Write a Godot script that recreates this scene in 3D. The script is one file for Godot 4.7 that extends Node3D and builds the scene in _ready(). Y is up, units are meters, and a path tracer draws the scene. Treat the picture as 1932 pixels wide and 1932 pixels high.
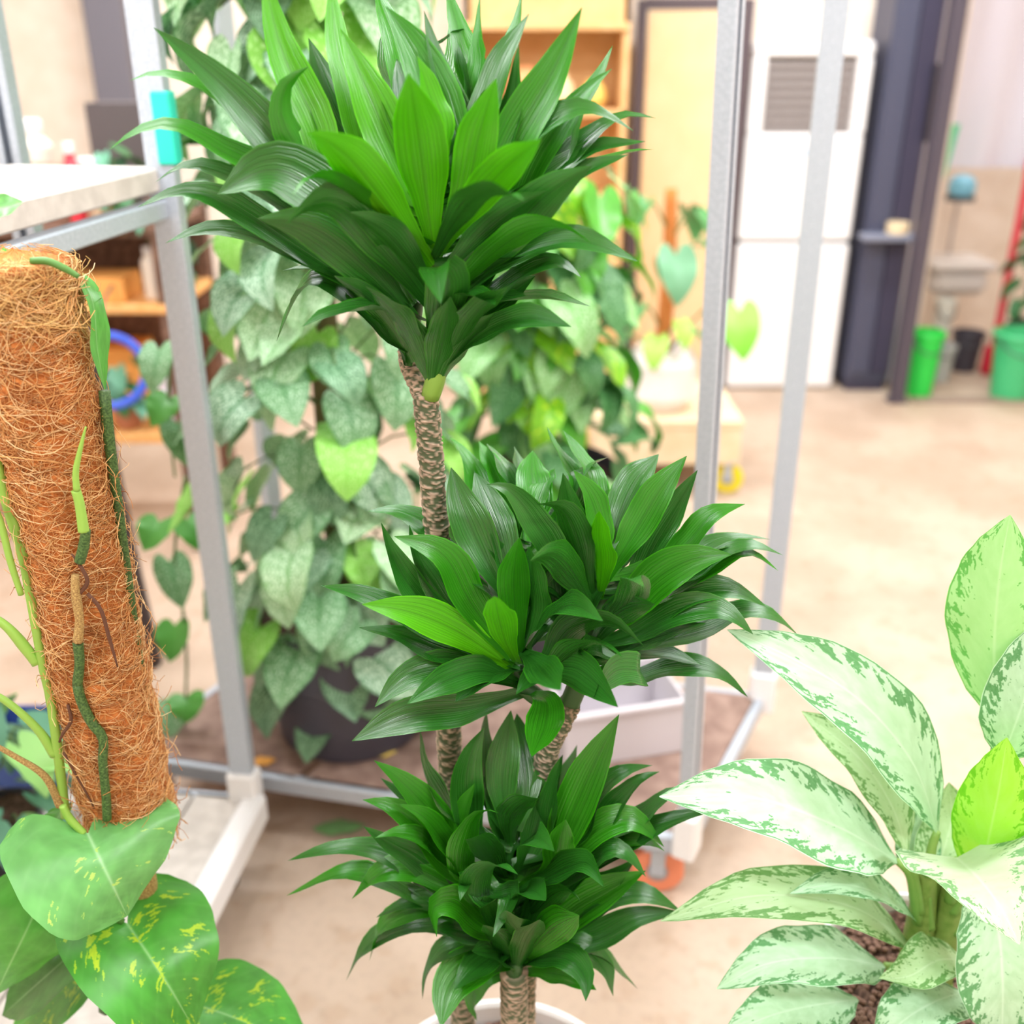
extends Node3D
# Indoor plant shop: a tall three-stemmed dracaena in a white pot, a pothos on a coir pole, an aglaonema, steel trolleys, climbing plants behind.

const CAM_H := 1.6
const CP := 0.91355   # cos of the camera's downward tilt (24 degrees)
const SP := 0.40674
const F := 1932.0
var cam_pos := Vector3(0, CAM_H, 0)
var rng := RandomNumberGenerator.new()
var mats := {}
var used_names := {}

# ---------- pixels to places: a pixel gives a direction, D / h / t say how far ----------
func dir_of(px: float, py: float) -> Vector3:
	var u := (px - 966.0) / F
	var v := (966.0 - py) / F
	return Vector3(u, -SP + v * CP, -CP - v * SP)
func at_d(px: float, py: float, d: float) -> Vector3:      # on the upright plane d metres away
	var r := dir_of(px, py)
	return cam_pos + r * (d / -r.z)
func at_h(px: float, py: float, h: float) -> Vector3:      # on the level plane at height h
	var r := dir_of(px, py)
	return cam_pos + r * ((h - CAM_H) / r.y)
func depth_of(p: Vector3) -> float:
	return (p - cam_pos).dot(Vector3(0, -SP, -CP))

# ---------- naming ----------
func numbered(called: String) -> String:
	if not used_names.has(called):
		used_names[called] = 0
		return called
	used_names[called] += 1
	return "%s_%03d" % [called, used_names[called]]
func tag(o: Node, label: String, category: String, group := "") -> Node:
	o.set_meta("label", label)
	o.set_meta("category", category)
	if group != "":
		o.set_meta("group", group)
	return o
func thing(called: String, label: String, category: String, at := Vector3.ZERO, turn := 0.0, group := "") -> Node3D:
	var o := Node3D.new()
	o.name = numbered(called)
	add_child(o)
	o.position = at
	o.rotation.y = turn
	tag(o, label, category, group)
	return o
func part(called: String, m: Mesh, material: Material, parent: Node, at := Vector3.ZERO) -> MeshInstance3D:
	var o := MeshInstance3D.new()
	o.name = called
	o.mesh = m
	o.material_override = material
	o.position = at
	parent.add_child(o, true)
	return o
func struct(called: String, m: Mesh, material: Material, at := Vector3.ZERO) -> MeshInstance3D:
	var o := part(called, m, material, self, at)
	o.set_meta("kind", "structure")
	return o

# ---------- materials ----------
func c8(r: int, g: int, b: int) -> Color:
	return Color8(r, g, b)
func mat(called: String, color: Color, rough := 0.6, metal := 0.0) -> StandardMaterial3D:
	if mats.has(called):
		return mats[called]
	var m := StandardMaterial3D.new()
	m.resource_name = called
	m.albedo_color = color
	m.roughness = rough
	m.metallic = metal
	m.cull_mode = BaseMaterial3D.CULL_DISABLED
	mats[called] = m
	return m
func noise(seed_: int, freq: float, octaves := 3) -> FastNoiseLite:
	var n := FastNoiseLite.new()
	n.seed = seed_
	n.noise_type = FastNoiseLite.TYPE_SIMPLEX_SMOOTH
	n.frequency = freq
	n.fractal_octaves = octaves
	return n
func tex(w: int, h: int, f: Callable) -> ImageTexture:
	var im := Image.create(w, h, false, Image.FORMAT_RGB8)
	for y in h:
		for x in w:
			im.set_pixel(x, y, f.call(float(x) / w, float(y) / h))
	return ImageTexture.create_from_image(im)
func triplanar(m: StandardMaterial3D, t: Texture2D, s: float) -> StandardMaterial3D:
	m.albedo_texture = t
	m.uv1_triplanar = true
	m.uv1_world_triplanar = true
	m.uv1_scale = Vector3.ONE * s
	return m
func mottled(called: String, a: Color, b: Color, scale_: float, rough := 0.7, metal := 0.0, seed_ := 1, bump := 0.0) -> StandardMaterial3D:
	if mats.has(called):
		return mats[called]
	var m := mat(called, Color.WHITE, rough, metal)
	var n := noise(seed_, 0.02, 5)
	var t := NoiseTexture2D.new()
	t.width = 512
	t.height = 512
	t.seamless = true
	t.noise = n
	var g := Gradient.new()
	g.set_color(0, a)
	g.set_color(1, b)
	g.set_offset(0, 0.25)
	g.set_offset(1, 0.75)
	t.color_ramp = g
	triplanar(m, t, scale_)
	if bump > 0.0:
		m.heightmap_enabled = true
		m.heightmap_texture = t
		m.heightmap_scale = bump
	return m

# ---------- shapes ----------
func tri(st: SurfaceTool, a: Vector3, b: Vector3, c: Vector3) -> void:
	st.add_vertex(a)
	st.add_vertex(b)
	st.add_vertex(c)
func quad(st: SurfaceTool, a: Vector3, b: Vector3, c: Vector3, d: Vector3) -> void:  # a b c d run clockwise seen from outside
	tri(st, a, b, c)
	tri(st, a, c, d)
func open_st() -> SurfaceTool:
	var st := SurfaceTool.new()
	st.begin(Mesh.PRIMITIVE_TRIANGLES)
	st.set_smooth_group(-1)
	return st
func add_box(st: SurfaceTool, c: Vector3, s: Vector3, bev := 0.0, basis := Basis()) -> void:
	var h := s / 2.0
	var b := minf(bev, minf(h.x, minf(h.y, h.z)) * 0.9)
	var faces := [[0, 1, 2], [1, 2, 0], [2, 0, 1]]
	for f in faces:
		for sg in [-1.0, 1.0]:
			var n := Vector3.ZERO
			n[f[0]] = sg
			var u := Vector3.ZERO
			u[f[1]] = h[f[1]] - b
			var v := Vector3.ZERO
			v[f[2]] = h[f[2]] - b
			var o := n * h[f[0]]
			var q := [o - u - v, o + u - v, o + u + v, o - u + v]
			if sg > 0:
				q.reverse()
			quad(st, c + basis * q[0], c + basis * q[1], c + basis * q[2], c + basis * q[3])
	if b <= 0.0:
		return
	for f in faces:      # edge strips run along axis f[0]
		for s1 in [-1.0, 1.0]:
			for s2 in [-1.0, 1.0]:
				var l := Vector3.ZERO
				l[f[0]] = h[f[0]] - b
				var p := Vector3.ZERO
				p[f[1]] = s1 * h[f[1]]
				p[f[2]] = s2 * (h[f[2]] - b)
				var q := Vector3.ZERO
				q[f[1]] = s1 * (h[f[1]] - b)
				q[f[2]] = s2 * h[f[2]]
				var w := [p - l, p + l, q + l, q - l]
				if s1 * s2 > 0:
					w.reverse()
				quad(st, c + basis * w[0], c + basis * w[1], c + basis * w[2], c + basis * w[3])
	for s1 in [-1.0, 1.0]:
		for s2 in [-1.0, 1.0]:
			for s3 in [-1.0, 1.0]:
				var x := Vector3(s1 * h.x, s2 * (h.y - b), s3 * (h.z - b))
				var y := Vector3(s1 * (h.x - b), s2 * h.y, s3 * (h.z - b))
				var z := Vector3(s1 * (h.x - b), s2 * (h.y - b), s3 * h.z)
				if s1 * s2 * s3 > 0:
					tri(st, c + basis * x, c + basis * z, c + basis * y)
				else:
					tri(st, c + basis * x, c + basis * y, c + basis * z)
func done(st: SurfaceTool, smooth := false) -> ArrayMesh:
	if smooth:
		st.index()
	st.generate_normals()
	return st.commit()
func box(s: Vector3, bev := 0.004) -> ArrayMesh:
	var st := open_st()
	add_box(st, Vector3.ZERO, s, bev)
	return done(st)
func box_between(a: Vector3, b: Vector3, w: float, h: float, bev := 0.003, up := Vector3.UP) -> ArrayMesh:
	var z := (b - a).normalized()
	var x := up.cross(z)
	if x.length() < 0.05:
		x = Vector3.RIGHT
	x = (x - z * x.dot(z)).normalized()
	var y := z.cross(x)
	var st := open_st()
	add_box(st, (a + b) / 2.0, Vector3(w, h, (b - a).length()), bev, Basis(x, y, z))
	return done(st)
func grid_mesh(rows: Array, closed: bool, colors: Array = []) -> ArrayMesh:   # rows of points (PackedVector3Array); row i to i+1, j around
	var st := SurfaceTool.new()
	st.begin(Mesh.PRIMITIVE_TRIANGLES)
	var n: int = rows[0].size()
	for i in rows.size():
		for j in n:
			st.set_uv(Vector2(float(j) / (n - 1), float(i) / (rows.size() - 1)))
			if colors.size():
				st.set_color(colors[i][j])
			st.add_vertex(rows[i][j])
	var m := n if closed else n - 1
	for i in rows.size() - 1:
		for j in m:
			var a := i * n + j
			var b := i * n + (j + 1) % n
			var c := a + n
			var d := b + n
			st.add_index(a)
			st.add_index(c)
			st.add_index(b)
			st.add_index(b)
			st.add_index(c)
			st.add_index(d)
	st.generate_normals()
	return st.commit()
func lathe(profile: Array, n := 40) -> ArrayMesh:     # profile: [radius, height] from the inside bottom outward; revolve about y
	var st := open_st()
	for k in profile.size() - 1:
		var p: Array = profile[k]
		var q: Array = profile[k + 1]
		for j in n:
			var a := TAU * j / n
			var b := TAU * (j + 1) / n
			var p0 := Vector3(cos(a) * p[0], p[1], sin(a) * p[0])
			var p1 := Vector3(cos(b) * p[0], p[1], sin(b) * p[0])
			var q0 := Vector3(cos(a) * q[0], q[1], sin(a) * q[0])
			var q1 := Vector3(cos(b) * q[0], q[1], sin(b) * q[0])
			st.set_smooth_group(k)
			if p[0] > 1e-5:
				tri(st, p0, p1, q0)
			if q[0] > 1e-5:
				tri(st, p1, q1, q0)
	st.generate_normals()
	return st.commit()
func spline(pts: Array, n: int) -> PackedVector3Array:
	var c := Curve3D.new()
	c.bake_interval = 0.004
	for i in pts.size():
		var prev: Vector3 = pts[maxi(i - 1, 0)]
		var next: Vector3 = pts[mini(i + 1, pts.size() - 1)]
		var tan_: Vector3 = (next - prev) * (0.17 if i > 0 and i < pts.size() - 1 else 0.25)
		c.add_point(pts[i], -tan_, tan_)
	var out := PackedVector3Array()
	var l := c.get_baked_length()
	for i in n + 1:
		out.append(c.sample_baked(l * i / n, true))
	return out
func tube(pts: Array, radii: Array, n := 10, segs := 24) -> ArrayMesh:
	var p := spline(pts, segs)
	var rows := []
	var side := Vector3.RIGHT
	for i in segs + 1:
		var t := (p[mini(i + 1, segs)] - p[maxi(i - 1, 0)]).normalized()
		side = side - t * side.dot(t)
		if side.length() < 0.1:
			side = Vector3.FORWARD - t * Vector3.FORWARD.dot(t)
		side = side.normalized()
		var up := t.cross(side)
		var f := float(i) / segs * (radii.size() - 1)
		var k := mini(int(f), radii.size() - 2) if radii.size() > 1 else 0
		var r: float = lerpf(radii[k], radii[mini(k + 1, radii.size() - 1)], f - k)
		var row := PackedVector3Array()
		for j in n:
			var a := TAU * j / n
			row.append(p[i] + (side * cos(a) + up * sin(a)) * r)
		rows.append(row)
	for e in [0, segs]:       # closed ends
		var row := PackedVector3Array()
		for j in n:
			row.append(p[e])
		if e == 0:
			rows.push_front(row)
		else:
			rows.append(row)
	return grid_mesh(rows, true)

# ---------- leaves ----------
func prof(table: Array, t: float) -> float:
	for k in table.size() - 1:
		if t <= table[k + 1][0]:
			var f: float = (t - table[k][0]) / (table[k + 1][0] - table[k][0])
			f = f * f * (3.0 - 2.0 * f) * 0.35 + f * 0.65
			return lerpf(table[k][1], table[k + 1][1], f)
	return 0.0
const LANCE := [[0.0, 0.30], [0.1, 0.36], [0.25, 0.60], [0.42, 0.92], [0.55, 1.0], [0.68, 0.92], [0.8, 0.66], [0.9, 0.36], [0.96, 0.16], [1.0, 0.01]]
const OVAL := [[0.0, 0.06], [0.05, 0.22], [0.14, 0.60], [0.28, 0.92], [0.43, 1.0], [0.58, 0.95], [0.73, 0.76], [0.86, 0.46], [0.95, 0.18], [1.0, 0.01]]
const HEART := [[0.0, 0.80], [0.1, 0.95], [0.2, 1.0], [0.35, 0.98], [0.5, 0.86], [0.65, 0.66], [0.8, 0.40], [0.9, 0.20], [1.0, 0.01]]
func side_of(t: Vector3, mid: Vector3, share: float) -> Vector3:
	# the leaf's own side direction: as level as it can be while SHARE of its width shows from where the photograph was taken
	var v := (mid - cam_pos).normalized()
	var a := v.cross(t)
	if a.length() < 0.08:
		a = Vector3.RIGHT - t * t.x
	a = a.normalized()
	var b := t.cross(a).normalized()
	var nat := t.cross(Vector3.UP)
	nat = nat.normalized() if nat.length() > 0.1 else a
	var r0 := absf(nat.dot(a))
	if r0 >= share and share > 0.7:
		return nat if nat.cross(t).y >= 0.0 else -nat
	var f := acos(clampf(share, 0.0, 1.0))
	var w1 := a * cos(f) + b * sin(f)
	var w2 := a * cos(f) - b * sin(f)
	var w := w1 if absf(w1.dot(nat)) > absf(w2.dot(nat)) else w2
	if w.cross(t).y < 0.0:
		w = -w
	return w
func strip_leaf(pts: Array, side: Vector3, width: float, table: Array, fold: float, wave: float, phase: float, segs := 16, lobe := 0.0, across := 6) -> ArrayMesh:
	var p := spline(pts, segs)
	var l := 0.0
	for i in segs:
		l += p[i].distance_to(p[i + 1])
	var rows := []
	var ts := []
	var ws := []
	for i in segs + 1:
		ts.append((p[mini(i + 1, segs)] - p[maxi(i - 1, 0)]).normalized())
		ws.append(side)
	var half := segs / 2
	ws[half] = (side - ts[half] * side.dot(ts[half])).normalized()
	for k in segs - half:            # carried along from the middle to both ends, so that no kink turns the blade
		var i := half + 1 + k
		ws[i] = (ws[i - 1] - ts[i] * ws[i - 1].dot(ts[i])).normalized()
	for k in half:
		var i := half - 1 - k
		ws[i] = (ws[i + 1] - ts[i] * ws[i + 1].dot(ts[i])).normalized()
	for i in segs + 1:
		var t: Vector3 = ts[i]
		var w: Vector3 = ws[i]
		var n := w.cross(t)
		var f := float(i) / segs
		var h := width * 0.5 * prof(table, f)
		var row := PackedVector3Array()
		for j in across + 1:
			var s := 2.0 * j / across - 1.0
			var q := absf(s)
			var lift := fold * h * (q * 0.75 + 0.25 * q * q) + wave * q * q * sin(f * 17.0 + phase + (1.7 if s > 0 else 0.0)) * minf(1.0, f * 3.0) * prof(table, f)
			var pt := p[i] + w * (s * h * (1.0 - 0.12 * fold * fold)) + n * lift
			if lobe > 0.0:
				pt -= t * (lobe * l * sin(PI * 0.8 * q) * pow(1.0 - f, 3.0))
			row.append(pt)
		rows.append(row)
	# rows run along t, columns along w: reversed columns keep the upper face outside
	return grid_mesh(rows, false)

# ---------- plant materials ----------
var draco_tex: ImageTexture
var draco_nor: ImageTexture
func leaf_tex_dracaena() -> void:
	var n := noise(5, 1.0, 2)
	var hgt := Image.create(256, 64, false, Image.FORMAT_RGB8)
	var pal := Image.create(256, 64, false, Image.FORMAT_RGB8)
	for y in 64:
		for x in 256:
			var u := x / 255.0
			var v := y / 63.0
			var s := 0.5 + 0.5 * n.get_noise_2d(u * 17.0, v * 0.35)
			var s2 := 0.5 + 0.5 * n.get_noise_2d(u * 48.0 + 40.0, v * 0.7)
			var h := 0.65 * s + 0.35 * s2
			hgt.set_pixel(x, y, Color(h, h, h))
			var mid := exp(-pow((u - 0.5) / 0.035, 2.0))
			var k := 0.66 + 0.22 * s + 0.06 * s2 - 0.14 * mid
			var e := smoothstep(0.035, 0.012, minf(u, 1.0 - u))
			pal.set_pixel(x, y, Color(k, k, k * 0.95).lerp(Color(1.0, 1.0, 0.62), e * 0.85))
	draco_tex = ImageTexture.create_from_image(pal)
	hgt.bump_map_to_normal_map(5.0)
	draco_nor = ImageTexture.create_from_image(hgt)
func draco_mat(tone: float) -> StandardMaterial3D:
	var k := int(round(clampf(tone, 0.0, 1.0) * 8.0))
	var called := "dracaena_leaf_age_%d" % k
	if mats.has(called):
		return mats[called]
	var t := k / 8.0
	var stops := [c8(40, 108, 46), c8(52, 134, 42), c8(64, 168, 30), c8(90, 202, 20), c8(120, 226, 24)]
	var f := t * 4.0
	var i := mini(int(f), 3)
	var col: Color = stops[i].lerp(stops[i + 1], f - i)
	var m := mat(called, col, 0.26)
	m.metallic_specular = 0.6
	m.albedo_texture = draco_tex
	m.normal_enabled = true
	m.normal_texture = draco_nor
	m.normal_scale = 1.1
	m.backlight_enabled = true
	m.backlight = Color(0.45, 0.62, 0.2) if t > 0.45 else Color(0.3, 0.42, 0.2)
	return m
func leaf_mat(called: String, f: Callable, w: int, h: int, rough: float, back: Color) -> StandardMaterial3D:
	if mats.has(called):
		return mats[called]
	var m := mat(called, Color.WHITE, rough)
	m.albedo_texture = tex(w, h, f)
	m.backlight_enabled = true
	m.backlight = back
	return m
func aglao_mat(called: String, seed_: int, pale: Color, mid: Color, green: Color, amount: float) -> StandardMaterial3D:
	var n := noise(seed_, 1.0, 3)
	var f := func(u: float, v: float) -> Color:
		var s := absf(2.0 * u - 1.0)
		var sd := 7.0 if u > 0.5 else 0.0
		var q := v - 0.16 * s + 0.02 * n.get_noise_2d(u * 9.0, v * 9.0 + 31.0)
		var streak := n.get_noise_2d(q * 15.0 + sd, s * 2.6 + sd)
		var fine := n.get_noise_2d(q * 44.0 + sd, s * 7.0 + 17.0)
		var band := smoothstep(0.28, 0.78, s) * 0.62 - 0.34 + amount
		var c := pale.lerp(mid, 0.5 + 0.5 * n.get_noise_2d(q * 10.0, s * 2.0 + 60.0))
		c = c.lerp(pale.lightened(0.25), exp(-pow(s / 0.03, 2.0)) * 0.7)
		if streak * 0.8 + fine * 0.45 + band > 0.34 or s > 0.955:
			c = green.lerp(mid, 0.18 + 0.16 * fine)
		if s > 0.985:
			c = pale
		return c
	var m := leaf_mat(called, f, 192, 448, 0.5, Color(0.42, 0.5, 0.3))
	m.metallic_specular = 0.35
	return m
func pothos_mat(called: String, seed_: int, base: Color, splash: Color, amount: float) -> StandardMaterial3D:
	var n := noise(seed_, 1.0, 3)
	var f := func(u: float, v: float) -> Color:
		var s := absf(2.0 * u - 1.0)
		var sd := 9.0 if u > 0.5 else 0.0
		var q := v - 0.28 * s
		var big := n.get_noise_2d(q * 5.0 + sd, s * 1.4 + sd)
		var fine := n.get_noise_2d(q * 34.0 + sd, s * 5.0)
		var vein := pow(absf(sin(q * 30.0)), 18.0)
		var c := base.darkened(0.08 + 0.1 * n.get_noise_2d(u * 5.0, v * 5.0)).lerp(base.lightened(0.25), 0.10 * vein)
		c = c.lerp(base.lightened(0.42), exp(-pow(s / 0.022, 2.0)) * 0.75)
		if big * 0.9 + fine * 0.5 + amount > 0.52:
			c = splash.lerp(base, 0.22 + 0.3 * fine)
		return c
	return leaf_mat(called, f, 192, 256, 0.35, Color(0.42, 0.55, 0.2))
func satin_mat(called: String, seed_: int, dark: Color, silver: Color, amount: float) -> StandardMaterial3D:
	var n := noise(seed_, 1.0, 2)
	var f := func(u: float, v: float) -> Color:
		var s := absf(2.0 * u - 1.0)
		var sd := 5.0 if u > 0.5 else 0.0
		var a := n.get_noise_2d((v - 0.25 * s) * 17.0 + sd, s * 8.0 + sd)
		var k := smoothstep(0.05 - amount, 0.3 - amount, a) * (1.0 - smoothstep(0.85, 1.0, s)) * smoothstep(0.02, 0.1, s)
		return dark.lerp(silver, k)
	return leaf_mat(called, f, 96, 128, 0.5, Color(0.35, 0.45, 0.25))

# ---------- dracaena ----------
# each leaf: pixel path from where it shows to the tip, [x, y, ...], apparent width, front (-) or back (+), youth (0 old dark .. 1 young bright)
const TOP_LEAVES := [
	[[817,470, 805,380, 790,260, 771,138], 108, -0.45, 0.96], [[850,445, 880,360, 905,250, 936,148], 84, -0.3, 0.9],
	[[815,480, 775,360, 705,200, 643,55], 92, 0.1, 0.72], [[795,460, 715,330, 640,215, 582,72], 84, 0.35, 0.36],
	[[812,500, 755,420, 670,310, 610,262, 577,252], 96, -0.7, 0.72], [[832,478, 880,400, 950,320, 1021,262], 78, -0.6, 0.78],
	[[815,490, 850,430, 890,380, 935,362, 990,379], 56, -0.9, 0.42], [[820,690, 832,610, 845,535, 822,505, 832,573], 88, -0.55, 0.36],
	[[800,570, 730,470, 660,390, 600,380, 540,424], 92, -0.6, 0.34], [[790,600, 690,505, 590,430, 486,412], 96, -0.35, 0.26],
	[[765,480, 640,390, 520,320, 411,366], 122, -0.25, 0.3], [[660,410, 540,340, 430,292, 340,240, 270,244, 206,283], 46, 0.0, 0.55],
	[[600,340, 500,270, 445,214, 370,158, 300,139, 245,152], 44, 0.3, 0.62], [[630,420, 560,320, 450,190, 370,115, 290,52], 88, 0.15, 0.3],
	[[640,520, 560,470, 430,385, 340,362, 260,391], 56, -0.15, 0.22], [[620,450, 470,352, 390,317, 340,318, 293,344], 40, 0.1, 0.24],
	[[680,560, 620,505, 470,445, 390,434, 312,459], 46, 0.0, 0.22], [[730,640, 700,605, 620,535, 568,550, 522,644], 42, 0.1, 0.26],
	[[640,330, 590,220, 530,90, 494,-70], 78, 0.5, 0.76], [[700,300, 660,180, 635,80, 622,-40], 62, 0.6, 0.74],
	[[870,370, 840,240, 790,110, 728,12], 96, 0.25, 0.5], [[820,330, 790,220, 745,110, 735,40], 84, 0.7, 0.12],
	[[850,340, 830,250, 805,160, 787,105], 46, 0.0, 0.86], [[905,410, 960,280, 1040,140, 1098,14], 86, 0.1, 0.64],
	[[870,340, 905,240, 945,120, 998,26], 58, 0.2, 0.34], [[930,340, 960,260, 972,180, 979,84], 46, 0.1, 0.3],
	[[1040,310, 1090,220, 1128,150, 1156,86], 48, 0.5, 0.52], [[950,420, 1020,290, 1090,190, 1154,130], 60, 0.2, 0.44],
	[[900,430, 990,285, 1050,225, 1110,205, 1195,247], 46, -0.1, 0.3], [[1010,370, 1100,270, 1170,222, 1237,223], 42, 0.3, 0.28],
	[[960,400, 1040,330, 1130,280, 1218,267], 44, 0.1, 0.26], [[1010,400, 1110,320, 1180,290, 1234,282], 24, 0.3, 0.5],
	[[900,510, 1000,410, 1090,330, 1185,292], 52, 0.0, 0.26], [[840,560, 930,470, 1030,370, 1118,312], 92, -0.3, 0.38],
	[[870,560, 950,495, 1030,460, 1110,457, 1205,494], 50, -0.2, 0.22], [[860,540, 940,470, 1000,435, 1062,430, 1118,462], 46, -0.45, 0.5],
	[[870,620, 950,545, 1020,502, 1060,498, 1098,525], 42, -0.1, 0.24], [[845,690, 900,640, 950,612, 1010,600, 1078,617], 48, -0.3, 0.24],
	[[850,650, 900,600, 950,560, 1010,520], 62, 0.1, 0.08], [[900,210, 885,130, 865,60, 842,-30], 50, 0.7, 0.5],
	[[900,150, 902,90, 905,40, 906,-10], 36, 0.5, 0.56], [[945,170, 960,110, 975,50, 986,-20], 36, 0.6, 0.55],
	[[800,130, 830,85, 860,62, 892,58], 20, 0.5, 0.3], [[895,230, 885,180, 872,120, 864,82], 40, 0.3, 0.16],
	[[610,350, 555,270, 530,215, 540,160, 582,126], 58, -0.1, 0.5], [[650,330, 610,250, 575,170, 564,100], 40, 0.2, 0.52],
	[[720,420, 650,355, 590,336, 552,369], 42, -0.6, 0.5], [[870,470, 890,320, 830,140, 800,20], 60, 0.8, 0.2],
	[[780,660, 720,590, 650,520, 580,460], 60, 0.2, 0.16], [[790,680, 740,620, 690,560, 630,520], 48, -0.1, 0.3],
	[[835,680, 870,620, 880,560, 960,480], 55, 0.0, 0.2], [[820,560, 780,500, 730,440, 660,400], 70, -0.3, 0.3],
	[[845,520, 900,450, 960,400, 1030,360], 66, -0.2, 0.4], [[820,300, 850,200, 868,110, 850,30], 52, 0.9, 0.3],
	[[780,270, 765,150, 740,60, 705,-30], 62, 0.9, 0.6], [[800,690, 775,640, 740,590, 690,540], 40, -0.3, 0.36],
	[[832,690, 860,650, 900,590, 960,540], 50, -0.35, 0.3], [[816,738, 822,700, 836,640, 850,560], 62, -0.25, 0.42],
	[[810,736, 800,690, 772,625, 735,560], 54, -0.2, 0.3], [[824,736, 850,682, 888,632, 935,590], 46, -0.15, 0.24],
	[[770,690, 768,640, 745,590, 700,520], 44, 0.1, 0.26], [[766,690, 755,640, 735,600, 690,560], 36, 0.2, 0.3],
]
const MID_LEAVES := [
	[[953,1256, 870,1195, 775,1155, 683,1140], 78, -0.45, 0.82], [[905,1232, 770,1165, 690,1125, 606,1105], 54, -0.05, 0.34],
	[[930,1266, 820,1232, 740,1198, 677,1184], 46, -0.2, 0.24], [[958,1246, 890,1140, 835,1045, 744,1012], 76, -0.15, 0.6],
	[[880,1210, 785,1120, 742,1050, 719,986], 58, 0.1, 0.34], [[870,1180, 805,1095, 780,1040, 772,990], 46, 0.2, 0.26],
	[[970,1252, 955,1215, 942,1170, 933,1125], 52, -0.7, 0.9], [[985,1232, 972,1150, 970,1080, 980,1014], 58, -0.3, 0.58],
	[[950,1130, 915,1050, 870,950, 851,882], 82, 0.25, 0.2], [[975,1110, 945,1020, 915,940, 895,890], 74, 0.35, 0.18],
	[[1040,1060, 1005,980, 960,925, 918,914], 64, -0.1, 0.32], [[1010,1210, 1010,1150, 1005,1090, 998,1030], 46, -0.2, 0.34],
	[[1000,1222, 1030,1172, 1080,1142, 1138,1172], 54, -0.55, 0.4], [[1030,1252, 1075,1190, 1145,1172, 1217,1221], 60, -0.5, 0.32],
	[[1035,1272, 1085,1228, 1130,1216, 1174,1240], 40, -0.6, 0.36], [[990,1225, 1005,1245, 1030,1272, 1058,1302], 72, -0.9, 0.42],
	[[1020,1266, 1080,1258, 1125,1288, 1166,1334], 74, -0.7, 0.36], [[980,1292, 870,1262, 775,1275, 707,1334], 70, -0.35, 0.42],
	[[1000,1292, 915,1266, 840,1285, 768,1328], 66, -0.55, 0.38], [[1000,1312, 880,1338, 770,1352, 664,1398], 76, -0.3, 0.42],
	[[985,1318, 1028,1322, 1028,1370, 1003,1428], 74, -0.5, 0.48],
	[[1160,1090, 1200,1000, 1248,920, 1296,860], 70, 0.1, 0.54], [[1150,1050, 1172,965, 1200,905, 1243,857], 70, 0.35, 0.18],
	[[1190,1100, 1240,1015, 1280,950, 1316,887], 60, 0.2, 0.34], [[1250,1065, 1300,1022, 1345,972, 1406,951], 54, 0.1, 0.55],
	[[1290,1090, 1360,1052, 1420,1032, 1478,1048], 36, 0.1, 0.3], [[1260,1125, 1350,1072, 1410,1046, 1468,1077], 36, 0.0, 0.44],
	[[1180,1160, 1235,1095, 1305,1055, 1380,1046], 84, -0.25, 0.6], [[1290,1062, 1350,1032, 1400,1016, 1453,1018], 36, 0.3, 0.3],
	[[1190,1195, 1285,1132, 1370,1112, 1448,1146], 56, -0.1, 0.32], [[1190,1200, 1285,1155, 1360,1150, 1421,1197], 60, -0.3, 0.34],
	[[1330,1190, 1395,1158, 1455,1162, 1510,1203], 44, 0.0, 0.28], [[1180,1285, 1265,1265, 1340,1266, 1411,1315], 44, -0.2, 0.32],
	[[1205,1268, 1175,1262, 1150,1275, 1120,1316], 66, -0.7, 0.36], [[1085,1140, 1092,1040, 1075,960, 1062,892], 66, -0.1, 0.18],
	[[1098,1110, 1092,1025, 1062,962, 1009,951], 52, -0.35, 0.28], [[1132,1090, 1132,1005, 1112,935, 1082,887], 52, 0.0, 0.44],
	[[1136,1125, 1134,1070, 1130,1015, 1131,964], 46, -0.3, 0.7], [[1120,1150, 1085,1085, 1048,1046, 1000,1058], 74, -0.6, 0.42],
	[[1140,1195, 1180,1150, 1198,1112, 1190,1092, 1216,1108], 58, -0.7, 0.36], [[1180,1222, 1250,1192, 1310,1172, 1372,1150], 52, -0.05, 0.2],
	[[1165,1238, 1230,1216, 1290,1192, 1335,1176], 28, -0.2, 0.24], [[1125,1215, 1150,1170, 1190,1145, 1235,1140], 62, -0.5, 0.24],
	[[915,970, 893,895, 870,850, 848,825], 46, 0.7, 0.44], [[955,950, 935,900, 918,862, 903,832], 46, 0.6, 0.58],
	[[975,940, 955,895, 935,860, 918,837], 36, 0.6, 0.3], [[990,950, 985,910, 978,875, 970,842], 36, 0.6, 0.3],
	[[1012,960, 1008,925, 1003,890, 1005,850], 70, 0.4, 0.52], [[1008,970, 1020,935, 1032,905, 1047,884], 40, 0.3, 0.44],
	[[1085,930, 1065,880, 1045,840, 1032,805], 42, 0.6, 0.44], [[1115,910, 1098,870, 1080,840, 1062,812], 42, 0.6, 0.6],
	[[1075,945, 1090,905, 1115,880, 1147,863], 32, 0.4, 0.16], [[880,1060, 810,1000, 745,966, 694,965], 52, 0.35, 0.3],
	[[900,1070, 870,1030, 850,1000, 856,972], 40, 0.1, 0.46], [[1020,1150, 1010,1080, 990,1010, 960,950], 60, 0.3, 0.12],
	[[1050,1180, 1040,1100, 1030,1030, 1020,970], 60, 0.2, 0.1], [[1000,1240, 950,1180, 900,1120, 860,1060], 56, 0.2, 0.3],
	[[1130,1200, 1170,1130, 1220,1080, 1280,1050], 60, 0.1, 0.26], [[1060,1230, 1090,1180, 1120,1120, 1160,1080], 56, 0.0, 0.14],
	[[1110,1250, 1140,1240, 1120,1225, 1090,1235], 46, -0.4, 0.3],
]
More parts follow.
